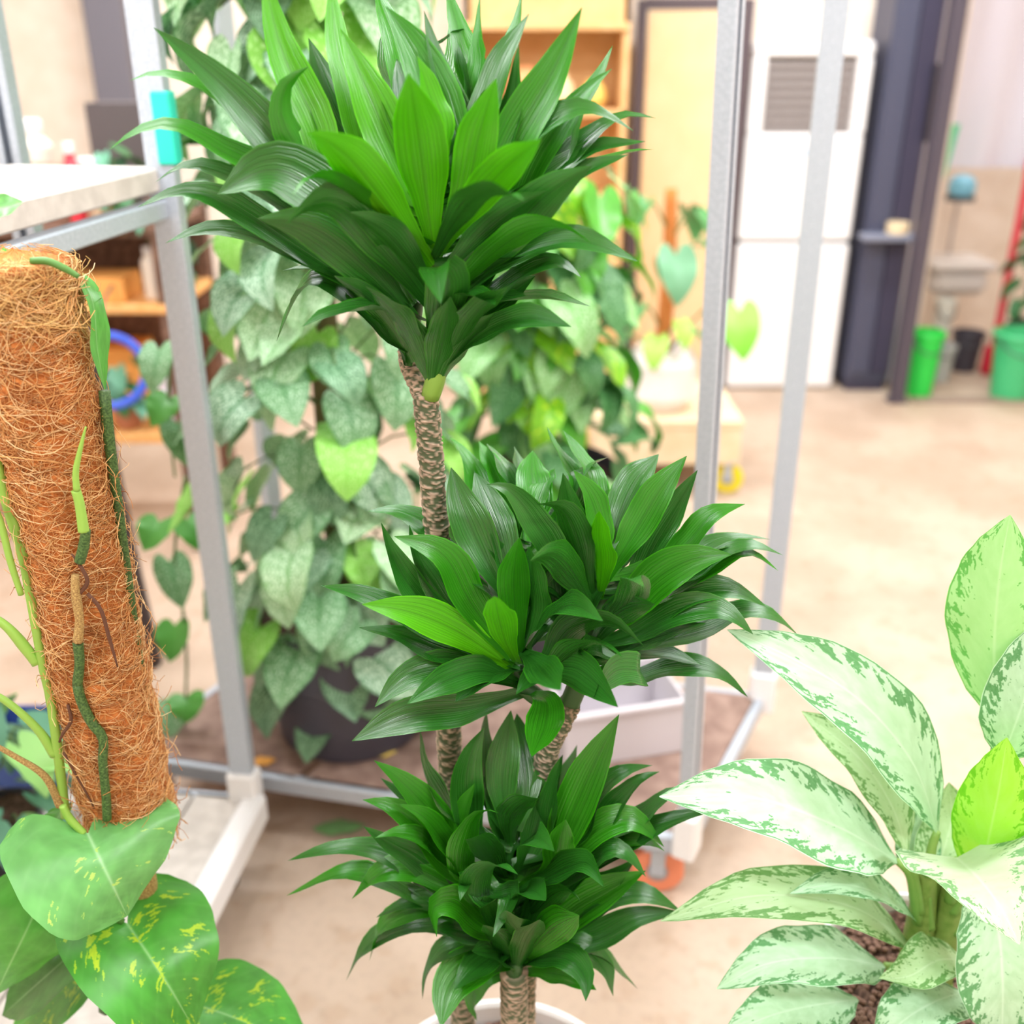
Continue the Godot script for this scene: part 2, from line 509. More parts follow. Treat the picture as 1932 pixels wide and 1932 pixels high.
const LOW_LEAVES := [
	[[1040,1620, 1082,1530, 1122,1440, 1168,1348], 82, 0.2, 0.5], [[1030,1600, 1038,1530, 1048,1475, 1062,1424], 46, 0.3, 0.4],
	[[895,1570, 880,1480, 890,1420, 914,1372], 54, 0.25, 0.28], [[950,1570, 948,1480, 955,1410, 964,1340], 66, 0.4, 0.24],
	[[915,1500, 908,1440, 910,1390, 918,1342], 42, 0.6, 0.26], [[990,1560, 992,1490, 985,1420, 975,1346], 48, 0.5, 0.28],
	[[880,1620, 815,1535, 755,1472, 706,1435], 62, 0.1, 0.5], [[870,1600, 800,1535, 755,1500, 718,1468], 46, 0.4, 0.24],
	[[865,1645, 795,1565, 740,1522, 684,1509], 64, 0.0, 0.5], [[885,1655, 842,1595, 800,1542, 753,1517], 46, -0.2, 0.64],
	[[865,1550, 815,1490, 796,1440, 792,1377], 32, 0.5, 0.3], [[865,1690, 785,1625, 732,1592, 686,1559], 60, 0.0, 0.34],
	[[840,1630, 795,1585, 750,1573, 707,1581], 36, -0.3, 0.58], [[830,1685, 740,1622, 640,1602, 543,1624], 44, 0.15, 0.4],
	[[800,1705, 720,1662, 640,1652, 541,1690], 40, 0.1, 0.44], [[830,1665, 775,1640, 715,1650, 664,1696], 58, -0.3, 0.5],
	[[865,1722, 805,1706, 755,1711, 710,1731], 40, -0.1, 0.36], [[835,1722, 775,1722, 722,1752, 697,1813], 46, -0.2, 0.48],
	[[835,1748, 745,1756, 690,1792, 653,1850], 46, 0.0, 0.36], [[905,1745, 855,1702, 815,1716, 824,1768], 76, -0.6, 0.54],
	[[925,1782, 885,1772, 845,1762, 815,1752], 38, -0.3, 0.22], [[920,1786, 852,1792, 810,1832, 797,1886], 38, -0.2, 0.3],
	[[990,1815, 905,1820, 852,1862, 832,1938], 86, -0.5, 0.44], [[955,1830, 912,1850, 892,1882, 900,1926], 42, -0.1, 0.5],
	[[1010,1812, 1065,1808, 1102,1840, 1105,1889], 58, -0.5, 0.38], [[1005,1802, 1085,1790, 1138,1828, 1157,1880], 50, -0.2, 0.36],
	[[1030,1792, 1100,1790, 1150,1820, 1203,1866], 32, 0.0, 0.4], [[1000,1828, 1050,1838, 1090,1852, 1125,1868], 48, -0.2, 0.44],
	[[1040,1792, 1130,1772, 1200,1735, 1286,1721], 56, -0.1, 0.32], [[1060,1762, 1150,1702, 1220,1690, 1288,1722], 50, -0.2, 0.36],
	[[1010,1792, 1070,1725, 1140,1682, 1218,1643], 76, -0.25, 0.44], [[1000,1806, 1028,1765, 1058,1742, 1093,1727], 76, -0.65, 0.64],
	[[1045,1650, 1115,1575, 1190,1546, 1253,1598], 62, -0.2, 0.54], [[1130,1625, 1215,1572, 1290,1542, 1349,1529], 50, 0.1, 0.38],
	[[1100,1620, 1180,1592, 1225,1590, 1254,1606], 40, -0.1, 0.44], [[1120,1570, 1168,1512, 1208,1472, 1244,1456], 50, 0.3, 0.36],
	[[1090,1580, 1138,1492, 1180,1456, 1231,1444], 42, 0.4, 0.36], [[1190,1560, 1258,1505, 1308,1500, 1357,1510], 36, 0.4, 0.3],
	[[955,1590, 962,1545, 990,1514, 1020,1507], 46, -0.3, 0.3], [[880,1650, 885,1570, 908,1532, 941,1534], 56, -0.4, 0.6],
	[[870,1610, 874,1560, 882,1520, 896,1478], 36, 0.0, 0.5], [[935,1655, 922,1612, 900,1586, 875,1585], 46, -0.5, 0.3],
	[[905,1705, 902,1655, 930,1634, 977,1650], 62, -0.8, 0.32], [[985,1655, 998,1605, 1014,1580, 1046,1606], 50, -0.7, 0.34],
	[[1050,1640, 1056,1608, 1060,1578, 1067,1546], 56, -0.3, 0.66], [[1035,1655, 1082,1632, 1112,1630, 1140,1674], 54, -0.7, 0.34],
	[[1090,1650, 1145,1605, 1180,1612, 1218,1654], 50, -0.4, 0.36], [[895,1650, 925,1695, 965,1690, 930,1768], 58, -0.8, 0.32],
	[[1000,1812, 985,1772, 965,1742, 955,1718], 52, -0.6, 0.38], [[1032,1600, 1040,1530, 1050,1470, 1058,1429], 38, 0.1, 0.4],
	[[1060,1520, 1070,1480, 1080,1440, 1089,1405], 42, 0.6, 0.3], [[930,1720, 900,1690, 880,1670, 868,1700], 50, -0.4, 0.22],
	[[1010,1720, 1040,1690, 1070,1680, 1095,1700], 56, -0.4, 0.26], [[970,1720, 985,1690, 1005,1680, 1030,1700], 46, -0.7, 0.34],
	[[940,1640, 950,1570, 930,1510, 905,1460], 56, 0.2, 0.16], [[1000,1640, 1010,1570, 1020,1510, 1010,1450], 56, 0.2, 0.16],
	[[900,1700, 850,1640, 810,1590, 770,1555], 56, 0.1, 0.28], [[1030,1700, 1090,1640, 1140,1600, 1190,1560], 60, 0.1, 0.28],
	[[1030,1760, 1100,1700, 1160,1660, 1200,1620], 60, 0.0, 0.3], [[920,1770, 870,1730, 820,1690, 760,1670], 56, 0.1, 0.24],
	[[978,1840, 962,1802, 940,1772, 912,1745], 48, -0.35, 0.3], [[974,1840, 986,1802, 1000,1768, 1018,1735], 52, -0.5, 0.36], [[966,1842, 950,1815, 925,1800, 890,1795], 40, -0.3, 0.3],
	[[960,1790, 945,1750, 930,1720, 915,1690], 60, -0.3, 0.16], [[985,1790, 1010,1740, 1030,1700, 1060,1670], 60, -0.2, 0.18],
]
func trunk(parent: Node, pts: Array, r0: float, r1: float, seed_: int, spacing: float) -> void:
	# bark with corky, wavering leaf scars standing proud of green skin
	var n := 26
	var l := 0.0
	for i in pts.size() - 1:
		l += pts[i].distance_to(pts[i + 1])
	var segs := int(l / 0.0011)
	var p := spline(pts, segs)
	var wob := noise(seed_, 1.0, 2)
	var rows := []
	var cols := []
	var ridge := Color(0.60, 0.44, 0.33)
	var skin := Color(0.075, 0.105, 0.05)
	for i in segs + 1:
		var t := (p[mini(i + 2, segs)] - p[maxi(i - 2, 0)]).normalized()
		var side := (Vector3.RIGHT - t * t.x).normalized()
		var up := t.cross(side)
		var f := float(i) / segs
		var r := lerpf(r0, r1, f) * (1.0 + 0.05 * wob.get_noise_1d(f * 30.0))
		var row := PackedVector3Array()
		var col := PackedColorArray()
		for j in n:
			var a := TAU * j / n
			var ca := cos(a)
			var sa := sin(a)
			var y := f * l / spacing
			var y1 := y + 1.0 * wob.get_noise_3d(ca * 1.1, sa * 1.1, y * 0.22)
			var y2 := y * 0.83 + 1.25 * wob.get_noise_3d(ca * 1.3 + 9.0, sa * 1.3, y * 0.2 + 4.0)
			var d1 := absf(y1 - round(y1)) * spacing
			var d2 := absf(y2 - round(y2)) * spacing / 0.83
			var vert := absf(wob.get_noise_3d(ca * 2.0 + 3.0, sa * 2.0, y * 0.3 + 20.0)) * 0.022
			var d := minf(minf(d1, d2 * 1.3), vert + 0.0007)
			var k := smoothstep(0.0019, 0.0009, d)
			var c := skin.lerp(ridge * (0.8 + 0.4 * wob.get_noise_3d(ca * 8.0, sa * 8.0, f * 60.0)), k)
			c.a = 1.0
			row.append(p[i] + (side * ca + up * sa) * (r * 0.965 + k * 0.0016))
			col.append(c)
		rows.append(row)
		cols.append(col)
	for e in [0, rows.size() - 1]:
		var row := PackedVector3Array()
		var col := PackedColorArray()
		for j in n:
			row.append(p[0] if e == 0 else p[segs])
			col.append(ridge)
		if e == 0:
			rows.push_front(row)
			cols.push_front(col)
		else:
			rows.append(row)
			cols.append(col)
	var bark := mat("dracaena_bark", Color.WHITE, 0.75)
	bark.vertex_color_use_as_albedo = true
	part("stem", grid_mesh(rows, true, cols), bark, parent)
func draco_crown(parent: Node, leaves: Array, axes: Array, d0: float, length: float) -> void:
	for e in leaves:
		var q: Array = e[0]
		var px := []
		for i in range(0, q.size(), 2):
			px.append(Vector2(q[i], q[i + 1]))
		# from the nearest stem, a little below where the leaf first shows
		var root := Vector2.ZERO
		var best := 1e9
		for ax in axes:
			var a := Vector2(ax[0], ax[1])
			var b := Vector2(ax[2], ax[3])
			var c := Geometry2D.get_closest_point_to_segment(px[0], a, b)
			if c.distance_to(px[0]) < best:
				best = c.distance_to(px[0])
				root = c + (a - b).normalized() * minf(best * 0.45, maxf(0.0, c.distance_to(a)))
		if best > 36.0:
			px.push_front(root)
		else:
			px[0] = px[0].lerp(root, 0.6)
		var lens := [0.0]
		for i in px.size() - 1:
			lens.append(lens[i] + px[i].distance_to(px[i + 1]))
		var total: float = lens[lens.size() - 1]
		var mid3 := at_d(px[px.size() / 2].x, px[px.size() / 2].y, d0)
		var m_px := depth_of(mid3) / F
		var flat: float = total * m_px
		var off: float = sqrt(maxf(length * length - flat * flat, 0.0016)) * signf(e[2]) * minf(1.0, absf(e[2]) * 1.25)
		var pts := []
		for i in px.size():
			var f: float = lens[i] / total
			pts.append(at_d(px[i].x, px[i].y, d0 + off * (f * 0.75 + 0.25 * f * f)))
		var full: float = maxf(e[1], 66.0)
		var k: int = px.size() / 2
		var t: Vector3 = (pts[mini(k + 1, px.size() - 1)] - pts[k - 1]).normalized()
		var side := side_of(t, pts[k], e[1] / full * 0.98)
		var width: float = full * depth_of(pts[k]) / F
		var m := strip_leaf(pts, side, width, LANCE, 0.34, 0.0026, rng.randf() * 6.0, 18)
		part("leaf", m, draco_mat(leaf_age(e[3])), parent)
func leaf_age(a: float) -> float:      # three ages of leaf: full-grown, half-grown, young
	return 0.86 if a > 0.68 else (0.5 if a > 0.42 else 0.25)
func draco_fill(parent: Node, base: Vector3, up: Vector3, height: float, count: int, length: float) -> void:
	for i in count:
		var f := 0.22 + 0.78 * float(i) / count         # the lowest, oldest have dropped
		var az := i * 2.39996 + rng.randf_range(-0.2, 0.2)
		var el := lerpf(0.1, 1.25, f) + rng.randf_range(-0.12, 0.12)
		var out := Vector3(cos(az), 0, sin(az))
		if out.z > 0.35 and f > 0.3:
			continue                                   # the aisle side is already full
		var p0 := base + up * (height * f)
		var l := length * rng.randf_range(0.8, 1.05) * lerpf(1.0, 0.8, f)
		var d := out * cos(el) + Vector3.UP * sin(el)
		var sag := lerpf(0.4, 0.08, f)
		var pts := [p0, p0 + d * l * 0.35, p0 + d * l * 0.7 + Vector3.DOWN * l * sag * 0.3, p0 + d * l * 0.98 + Vector3.DOWN * l * sag * 0.75]
		var side := d.cross(Vector3.UP).normalized()
		if side.cross(d).y < 0.0:
			side = -side
		part("leaf", strip_leaf(pts, side, rng.randf_range(0.036, 0.046), LANCE, 0.34, 0.002, rng.randf() * 6.0, 12), draco_mat(0.25), parent)
func pot_mesh(r_top: float, r_bot: float, h: float, wall: float, lip: float) -> ArrayMesh:
	return lathe([[0.0, 0.0], [r_bot - 0.006, 0.0], [r_bot, 0.006], [r_top - lip * 0.6, h - 0.045], [r_top - lip * 0.2, h - 0.04], [r_top, h - 0.034], [r_top, h - 0.006], [r_top - 0.004, h], [r_top - wall + 0.003, h], [r_top - wall, h - 0.006], [r_top - wall, h * 0.6], [0.0, h * 0.6]], 56)
func soil_mesh(r: float, seed_: int, lump := 0.008) -> ArrayMesh:
	var n := noise(seed_, 60.0, 2)
	var rows := []
	for i in 12:
		var row := PackedVector3Array()
		for j in 40:
			var a := TAU * j / 40
			var q := r * i / 11.0
			var p := Vector3(cos(a) * q, 0, sin(a) * q)
			p.y = lump * n.get_noise_2d(p.x, p.z)
			row.append(p)
		rows.append(row)
	rows.reverse()
	return grid_mesh(rows, true)
func pebbles(parent: Node, centre: Vector3, r: float, count: int, material: Material, size: float) -> void:
	var mm := MultiMesh.new()
	mm.transform_format = MultiMesh.TRANSFORM_3D
	var sp := SphereMesh.new()
	sp.radial_segments = 7
	sp.rings = 4
	sp.radius = 1.0
	sp.height = 2.0
	mm.mesh = sp
	mm.instance_count = count
	for i in count:
		var a := rng.randf() * TAU
		var q := sqrt(rng.randf()) * r
		var b := Basis.from_euler(Vector3(rng.randf() * 6, rng.randf() * 6, 0)).scaled(Vector3(1, rng.randf_range(0.5, 0.9), rng.randf_range(0.7, 1.2)) * size * rng.randf_range(0.6, 1.3))
		mm.set_instance_transform(i, Transform3D(b, centre + Vector3(cos(a) * q, rng.randf_range(-0.2, 0.5) * size, sin(a) * q)))
	var o := MultiMeshInstance3D.new()
	o.name = "soil_grains"
	o.multimesh = mm
	o.material_override = material
	o.set_meta("kind", "stuff")
	parent.add_child(o, true)
func make_dracaena() -> void:
	var pot_c := Vector3(-0.014, 0.0, -0.905)
	var t := thing("potted_dracaena", "tall three-stemmed dracaena with tiered green leaf crowns in a round white pot", "plant", pot_c)
	var white := mat("glazed_white", c8(236, 236, 236), 0.3)
	part("pot", pot_mesh(0.187, 0.14, 0.33, 0.014, 0.004), white, t)
	var earth := mottled("potting_soil", c8(74, 52, 44), c8(128, 98, 84), 9.0, 0.95, 0.0, 3)
	part("soil", soil_mesh(0.173, 4), earth, t, Vector3(0, 0.295, 0))
	pebbles(t, Vector3(0, 0.297, 0), 0.168, 500, mottled("soil_grain", c8(110, 80, 70), c8(176, 140, 124), 40.0, 0.95, 0.0, 8), 0.005)
	var a0 := at_d(872, 1932, 0.98)
	a0.y = 0.28
	leaf_tex_dracaena()
	var before := t.get_child_count()
	trunk(t, [a0, at_d(868, 1700, 0.98), at_d(852, 1480, 0.985), at_d(835, 1150, 0.99), at_d(820, 950, 0.985), at_d(806, 780, 0.98), at_d(802, 742, 0.98)], 0.0165, 0.0125, 11, 0.0135)
	trunk(t, [at_d(800, 755, 0.98), at_d(786, 722, 0.985), at_d(772, 690, 0.995), at_d(768, 660, 1.0)], 0.0085, 0.0085, 12, 0.007)
	part("stem", tube([at_d(812, 748, 0.975), at_d(818, 728, 0.972), at_d(823, 700, 0.972), at_d(822, 600, 0.98), at_d(818, 470, 0.985)], [0.0095, 0.0105, 0.0095, 0.008, 0.006], 12, 18), mat("young_stem", c8(128, 168, 66), 0.5), t)
	part("stem", tube([at_d(768, 664, 1.0), at_d(775, 600, 1.0), at_d(785, 500, 1.0)], [0.009, 0.011, 0.008], 10, 12), mat("dull_stem", c8(52, 92, 44), 0.5), t)
	var b0 := at_d(972, 1932, 0.90)
	b0.y = 0.28
	trunk(t, [b0, at_d(970, 1880, 0.895), at_d(970, 1832, 0.89)], 0.0168, 0.0158, 13, 0.0115)
	part("stem", tube([at_d(970, 1838, 0.89), at_d(972, 1760, 0.905), at_d(968, 1660, 0.92), at_d(965, 1580, 0.925)], [0.011, 0.008, 0.006, 0.004], 12, 14), mat("dull_stem", c8(52, 92, 44), 0.5), t)
	var m0 := at_d(990, 1932, 0.925)
	m0.y = 0.28
	trunk(t, [m0, at_d(990, 1850, 0.925), at_d(1000, 1720, 0.935), at_d(1008, 1600, 0.945), at_d(1030, 1430, 0.945), at_d(1058, 1362, 0.94), at_d(1076, 1326, 0.94)], 0.0145, 0.0125, 14, 0.0125)
	part("stem", tube([at_d(1072, 1334, 0.94), at_d(1084, 1306, 0.94), at_d(1098, 1270, 0.945), at_d(1120, 1200, 0.965), at_d(1140, 1100, 0.975)], [0.0115, 0.0115, 0.011, 0.009, 0.006], 12, 18), mat("dull_stem", c8(52, 92, 44), 0.5), t)
	part("stem", tube([at_d(1060, 1350, 0.94), at_d(1020, 1320, 0.93), at_d(985, 1290, 0.935), at_d(970, 1240, 0.945), at_d(968, 1150, 0.95)], [0.009, 0.010, 0.010, 0.008, 0.006], 12, 16), mat("dull_stem", c8(52, 92, 44), 0.5), t)
	draco_crown(t, TOP_LEAVES, [[820, 742, 818, 330], [768, 692, 785, 500]], 0.97, 0.25)
	draco_crown(t, MID_LEAVES.slice(0, 21), [[985, 1300, 968, 1120]], 0.93, 0.22)
	draco_crown(t, MID_LEAVES.slice(21), [[1100, 1270, 1140, 1040], [1000, 1230, 990, 1000]], 0.96, 0.22)
	draco_crown(t, LOW_LEAVES, [[974, 1845, 965, 1560]], 0.90, 0.19)
	draco_fill(t, at_d(818, 690, 0.98), Vector3(0, 1, 0), 0.17, 30, 0.17)
	draco_fill(t, at_d(1095, 1290, 0.965), Vector3(0.1, 1, -0.1).normalized(), 0.11, 16, 0.15)
	draco_fill(t, at_d(985, 1300, 0.935), Vector3(0, 1, 0), 0.09, 14, 0.14)
	draco_fill(t, at_d(975, 1830, 0.91), Vector3(0, 1, 0), 0.15, 20, 0.14)
	for i in range(before, t.get_child_count()):
		(t.get_child(i) as Node3D).position -= pot_c

# ---------- the pothos on its coir pole ----------
func placed_leaf(called: String, parent: Node, q: Array, d: Array, wpx: float, share: float, table: Array, fold: float, lobe: float, material: Material, offset: Vector3, wave := 0.002, flip := false) -> MeshInstance3D:
	var pts := []
	var n: int = q.size() / 2
	for i in n:
		var f := float(i) / (n - 1) * (d.size() - 1)
		var k := mini(int(f), d.size() - 2)
		pts.append(at_d(q[2 * i], q[2 * i + 1], lerpf(d[k], d[k + 1], f - k)))
	var c := n / 2
	var t: Vector3 = (pts[mini(c + 1, n - 1)] - pts[c - 1]).normalized()
	var side := side_of(t, pts[c], share)
	if flip:
		side = -side
	var width: float = wpx / share * depth_of(pts[c]) / F
	return part(called, strip_leaf(pts, side, width, table, fold, wave, rng.randf() * 6.0, 22, lobe, 10), material, parent, offset)
func coir_mesh(a: Vector3, b: Vector3, r: float) -> ArrayMesh:
	var n := noise(21, 1.0, 3)
	var rows := []
	var l := a.distance_to(b)
	var segs := int(l / 0.006)
	for i in segs + 1:
		var row := PackedVector3Array()
		var f := float(i) / segs
		for j in 48:
			var th := TAU * j / 48
			var h := coir_r(n, th, f * l, r)
			row.append(a.lerp(b, f) + Vector3(cos(th), 0, sin(th)) * h)
		rows.append(row)
	for q in [0.7, 0.35, 0.0]:
		var row := PackedVector3Array()
		for j in 48:
			var th := TAU * j / 48
			row.append(b + Vector3(0, 0.012 * (1.0 - q) + 0.004 * n.get_noise_2d(th * 3.0, q * 5.0), 0) + Vector3(cos(th), 0, sin(th)) * r * q)
		rows.append(row)
	# columns run the other way round the axis than along it: keep the outside out
	for row in rows:
		row.reverse()
	return grid_mesh(rows, true)
func coir_r(n: FastNoiseLite, th: float, y: float, r: float) -> float:
	# two twines wound crosswise press lumps into the mat
	var w1 := absf(sin(th * 1.5 + y * 52.0))
	var w2 := absf(sin(th * 1.5 - y * 52.0 + 1.0))
	return r * (0.9 + 0.1 * pow(minf(w1, w2), 0.5)) + 0.0035 * n.get_noise_3d(cos(th) * 2.0, sin(th) * 2.0, y * 40.0) + 0.002 * n.get_noise_3d(cos(th) * 7.0, sin(th) * 7.0, y * 150.0)
func fibres(a: Vector3, b: Vector3, r: float, count: int) -> ArrayMesh:
	var n := noise(21, 1.0, 3)
	var l := a.distance_to(b)
	var axis := (b - a).normalized()
	var vs := PackedVector3Array()
	var ns := PackedVector3Array()
	var cs := PackedColorArray()
	var ix := PackedInt32Array()
	var tones := [Color(0.66, 0.29, 0.09), Color(0.80, 0.41, 0.14), Color(0.90, 0.54, 0.23), Color(0.52, 0.20, 0.06), Color(0.95, 0.66, 0.34)]
	for i in count:
		var top := i < count / 9
		var th := rng.randf() * TAU
		var y := rng.randf() * l if not top else l * rng.randf_range(0.93, 1.0)
		var ang := rng.randf_range(-0.75, 0.75) + (PI if rng.randf() < 0.5 else 0.0)
		var bend := rng.randf_range(-60.0, 60.0)
		var len_ := rng.randf_range(0.02, 0.06)
		var lift := rng.randf_range(0.0, 0.0035)
		var rise := rng.randf_range(-0.02, 0.05) if rng.randf() < 0.88 else rng.randf_range(0.1, 0.45)
		var rad := rng.randf_range(0.00028, 0.00052)
		var c: Color = tones[rng.randi() % 5]
		if top:
			c = c.lerp(Color(0.9, 0.62, 0.22), 0.5)
		var pts := PackedVector3Array()
		var s := len_ / 6.0
		for k in 7:
			var h := coir_r(n, th, clampf(y, 0.0, l), r) + lift + rise * s * k
			var yy := y
			if y > l:        # bends over the flat top
				h = maxf(0.0, h - (y - l))
				yy = l + 0.012 * minf(1.0, (y - l) / 0.03) + lift
			pts.append(a + axis * yy + Vector3(cos(th), 0, sin(th)) * h)
			th += cos(ang) * s / r
			y += sin(ang) * s
			ang += bend * s
		for k in 7:
			var t := (pts[mini(k + 1, 6)] - pts[maxi(k - 1, 0)]).normalized()
			var out := pts[k] - (a + axis * (pts[k] - a).dot(axis))
			out = out.normalized() if out.length() > 0.001 else Vector3.UP
			var sd := t.cross(out).normalized()
			for j in 3:
				var q := TAU * j / 3.0
				var d := out * cos(q) + sd * sin(q)
				vs.append(pts[k] + d * rad)
				ns.append(d)
				cs.append(c)
		var base := i * 21
		for k in 6:
			for j in 3:
				var p := base + k * 3 + j
				var q2 := base + k * 3 + (j + 1) % 3
				ix.append_array(PackedInt32Array([p, p + 3, q2, q2, p + 3, q2 + 3]))
	var arr := []
	arr.resize(Mesh.ARRAY_MAX)
	arr[Mesh.ARRAY_VERTEX] = vs
	arr[Mesh.ARRAY_NORMAL] = ns
	arr[Mesh.ARRAY_COLOR] = cs
	arr[Mesh.ARRAY_INDEX] = ix
	var m := ArrayMesh.new()
	m.add_surface_from_arrays(Mesh.PRIMITIVE_TRIANGLES, arr)
	return m
func px_tube(q: Array, d: float, radii: Array, n := 8, segs := 20) -> ArrayMesh:
	var pts := []
	for i in range(0, q.size(), 2):
		pts.append(at_d(q[i], q[i + 1], d))
	return tube(pts, radii, n, segs)
func make_pothos() -> void:
	var foot := at_d(206, 1480, 0.95)
	foot.y = 0.0
	var top := at_d(80, 497, 0.95)
	var axis_x := at_d(155, 1100, 0.95).x
	foot.x = axis_x + 0.004
	top.x = axis_x - 0.004
	var o := -foot
	var t := thing("potted_pothos", "variegated pothos climbing a thick orange-brown coir pole", "plant", foot)
	part("pot", pot_mesh(0.13, 0.1, 0.36, 0.008, 0.003), mat("grey_plastic_pot", c8(210, 205, 205), 0.45), t)
	part("soil", soil_mesh(0.121, 6), mats["potting_soil"], t, Vector3(0, 0.33, 0))
	var a := foot + Vector3(0, 0.765, 0)
	part("stake", tube([Vector3(0, 0.3, 0), Vector3(0, 0.5, 0), Vector3(0, 0.8, 0)], [0.016, 0.016, 0.016], 12, 8), mottled("dry_vine", c8(140, 104, 60), c8(206, 178, 112), 40.0, 0.8, 0.0, 13), t)
	var coir := mottled("coir_mat", c8(184, 104, 48), c8(226, 146, 78), 14.0, 0.95, 0.0, 9)
	var pole := part("coir_pole", coir_mesh(a, top, 0.049), coir, t, o)
	pole.set_meta("label", "orange-brown coconut fibre pole bound with twine")
	var fm := mat("coir_fibre", Color.WHITE, 0.55)
	fm.vertex_color_use_as_albedo = true
	fm.backlight_enabled = true
	fm.backlight = Color(0.3, 0.2, 0.1)
	var fb := part("fibre", fibres(a, top, 0.049, 8500), fm, pole)
	fb.set_meta("kind", "stuff")
	var vine := mat("pothos_vine", c8(84, 132, 58), 0.5)
	var dark_vine := mottled("pothos_old_vine", c8(40, 72, 30), c8(96, 130, 66), 30.0, 0.55, 0.0, 12)
	var tan_vine := mottled("dry_vine", c8(140, 104, 60), c8(206, 178, 112), 40.0, 0.8, 0.0, 13)
	var lime := mat("pothos_lime_stem", c8(150, 196, 84), 0.45)
	var root := mat("aerial_root", c8(98, 62, 44), 0.8)
	var fr := 0.895
	part("vine", px_tube([202,1545, 200,1500, 194,1440, 194,1392, 172,1362, 152,1318, 146,1290], fr, [0.0052, 0.0052, 0.005, 0.0052, 0.0052, 0.0054, 0.0054]), dark_vine, t, o)
	part("vine", px_tube([146,1290, 150,1250, 147,1212], fr, [0.0054, 0.0052, 0.0056]), dark_vine, t, o)
	part("vine", px_tube([147,1210, 150,1170, 143,1120, 142,1085], fr - 0.003, [0.0054, 0.0046, 0.0052, 0.004]), tan_vine, t, o)
	part("vine", px_tube([150,1060, 158,1030, 162,1000], fr - 0.002, [0.0052, 0.0054, 0.0048]), dark_vine, t, o)
	part("vine", px_tube([158,1002, 150,950, 143,925], fr - 0.003, [0.0056, 0.005, 0.0046]), lime, t, o)
	part("vine", px_tube([145,925, 143,890, 152,845, 162,805], fr - 0.004, [0.0035, 0.003, 0.0022, 0.0008]), lime, t, o)
	part("vine", px_tube([292,1530, 286,1420, 262,1240, 240,1080, 222,950, 206,830, 197,738], 0.95, [0.0055, 0.005, 0.0045, 0.0045, 0.005, 0.0055, 0.006]), dark_vine, t, o)
	part("vine", px_tube([124,1540, 112,1440, 96,1320, 80,1250, 62,1140, 44,1040, 18,960, -10,860, -30,760], 0.92, [0.0055, 0.0055, 0.0055, 0.005, 0.006, 0.0065, 0.006, 0.005]), lime, t, o)
	part("petiole", px_tube([-40,1150, 10,1180, 50,1225, 70,1252], 0.92, [0.004, 0.0045, 0.006, 0.0055]), lime, t, o)
	part("petiole", px_tube([-40,1300, 10,1322, 70,1375, 104,1424], 0.92, [0.0035, 0.004, 0.0045, 0.006]), lime, t, o)
	part("petiole", px_tube([-30,1395, 30,1428, 85,1465, 114,1520], 0.915, [0.0025, 0.003, 0.004, 0.005]), tan_vine, t, o)
	part("petiole", px_tube([118,1520, 132,1545, 158,1572], 0.885, [0.004, 0.0045, 0.004]), lime, t, o)
	part("petiole", px_tube([40,1122, 20,1060, 2,990, -20,930], 0.9, [0.003, 0.0035, 0.0035, 0.003]), lime, t, o)
	part("petiole", px_tube([64,1720, 130,1714, 190,1716, 232,1740], 0.9, [0.0032, 0.004, 0.0048, 0.004]), vine, t, o)
	part("petiole", px_tube([130,1806, 160,1824, 200,1800, 220,1760], 0.93, [0.002, 0.0026, 0.003, 0.003]), lime, t, o)
	part("petiole", px_tube([360,1890, 310,1860, 260,1800, 225,1750], 0.93, [0.0026, 0.003, 0.0034, 0.004]), lime, t, o)
	part("aerial_root", px_tube([165,1120, 190,1150, 205,1200, 222,1258], fr, [0.002, 0.0022, 0.002, 0.001], 6, 12), root, t, o)
	part("aerial_root", px_tube([128,1330, 134,1360, 118,1385, 112,1400], fr + 0.004, [0.0018, 0.002, 0.0018, 0.0012], 6, 10), root, t, o)
	part("aerial_root", px_tube([120,1420, 145,1465, 165,1500, 178,1525], fr + 0.002, [0.0012, 0.0014, 0.0013, 0.001], 6, 10), root, t, o)
	part("aerial_root", px_tube([135,1045, 152,1068, 165,1098, 150,1120, 138,1140], fr - 0.002, [0.001, 0.002, 0.0022, 0.002, 0.001], 6, 12), root, t, o)
	part("stem", px_tube([196,1550, 196,1650, 200,1760, 205,1900], 0.93, [0.012, 0.013, 0.013, 0.013]), dark_vine, t, o)
	part("petiole", px_tube([58,492, 90,493, 125,508, 148,522], 0.918, [0.0032, 0.0036, 0.0036, 0.0026]), vine, t, o)
	var g1 := pothos_mat("pothos_green", 31, c8(122, 196, 112), c8(206, 226, 110), -0.04)
	var g2 := pothos_mat("pothos_splashed", 32, c8(86, 172, 66), c8(206, 222, 50), 0.16)
	var g3 := pothos_mat("pothos_plain", 33, c8(104, 190, 84), c8(180, 214, 90), -0.25)
	var g4 := pothos_mat("pothos_dark", 34, c8(70, 128, 54), c8(150, 180, 60), -0.3)
	placed_leaf("leaf", t, [166,1572, 188,1618, 214,1672, 240,1728], [0.885, 0.86, 0.85, 0.86], 306, 0.93, HEART, 0.16, 0.34, g1, o, 0.003)
	placed_leaf("leaf", t, [240,1742, 280,1800, 325,1870, 368,1945], [0.9, 0.86, 0.84, 0.85], 258, 0.93, HEART, 0.2, 0.3, g2, o, 0.003)
	placed_leaf("leaf", t, [66,1720, 45,1765, 18,1820, -10,1880], [0.9, 0.88, 0.87, 0.88], 190, 0.93, HEART, 0.2, 0.3, g3, o)
	placed_leaf("leaf", t, [150,1715, 125,1730, 95,1750, 70,1765], [0.95, 0.94, 0.93], 80, 0.8, HEART, 0.2, 0.3, g4, o)
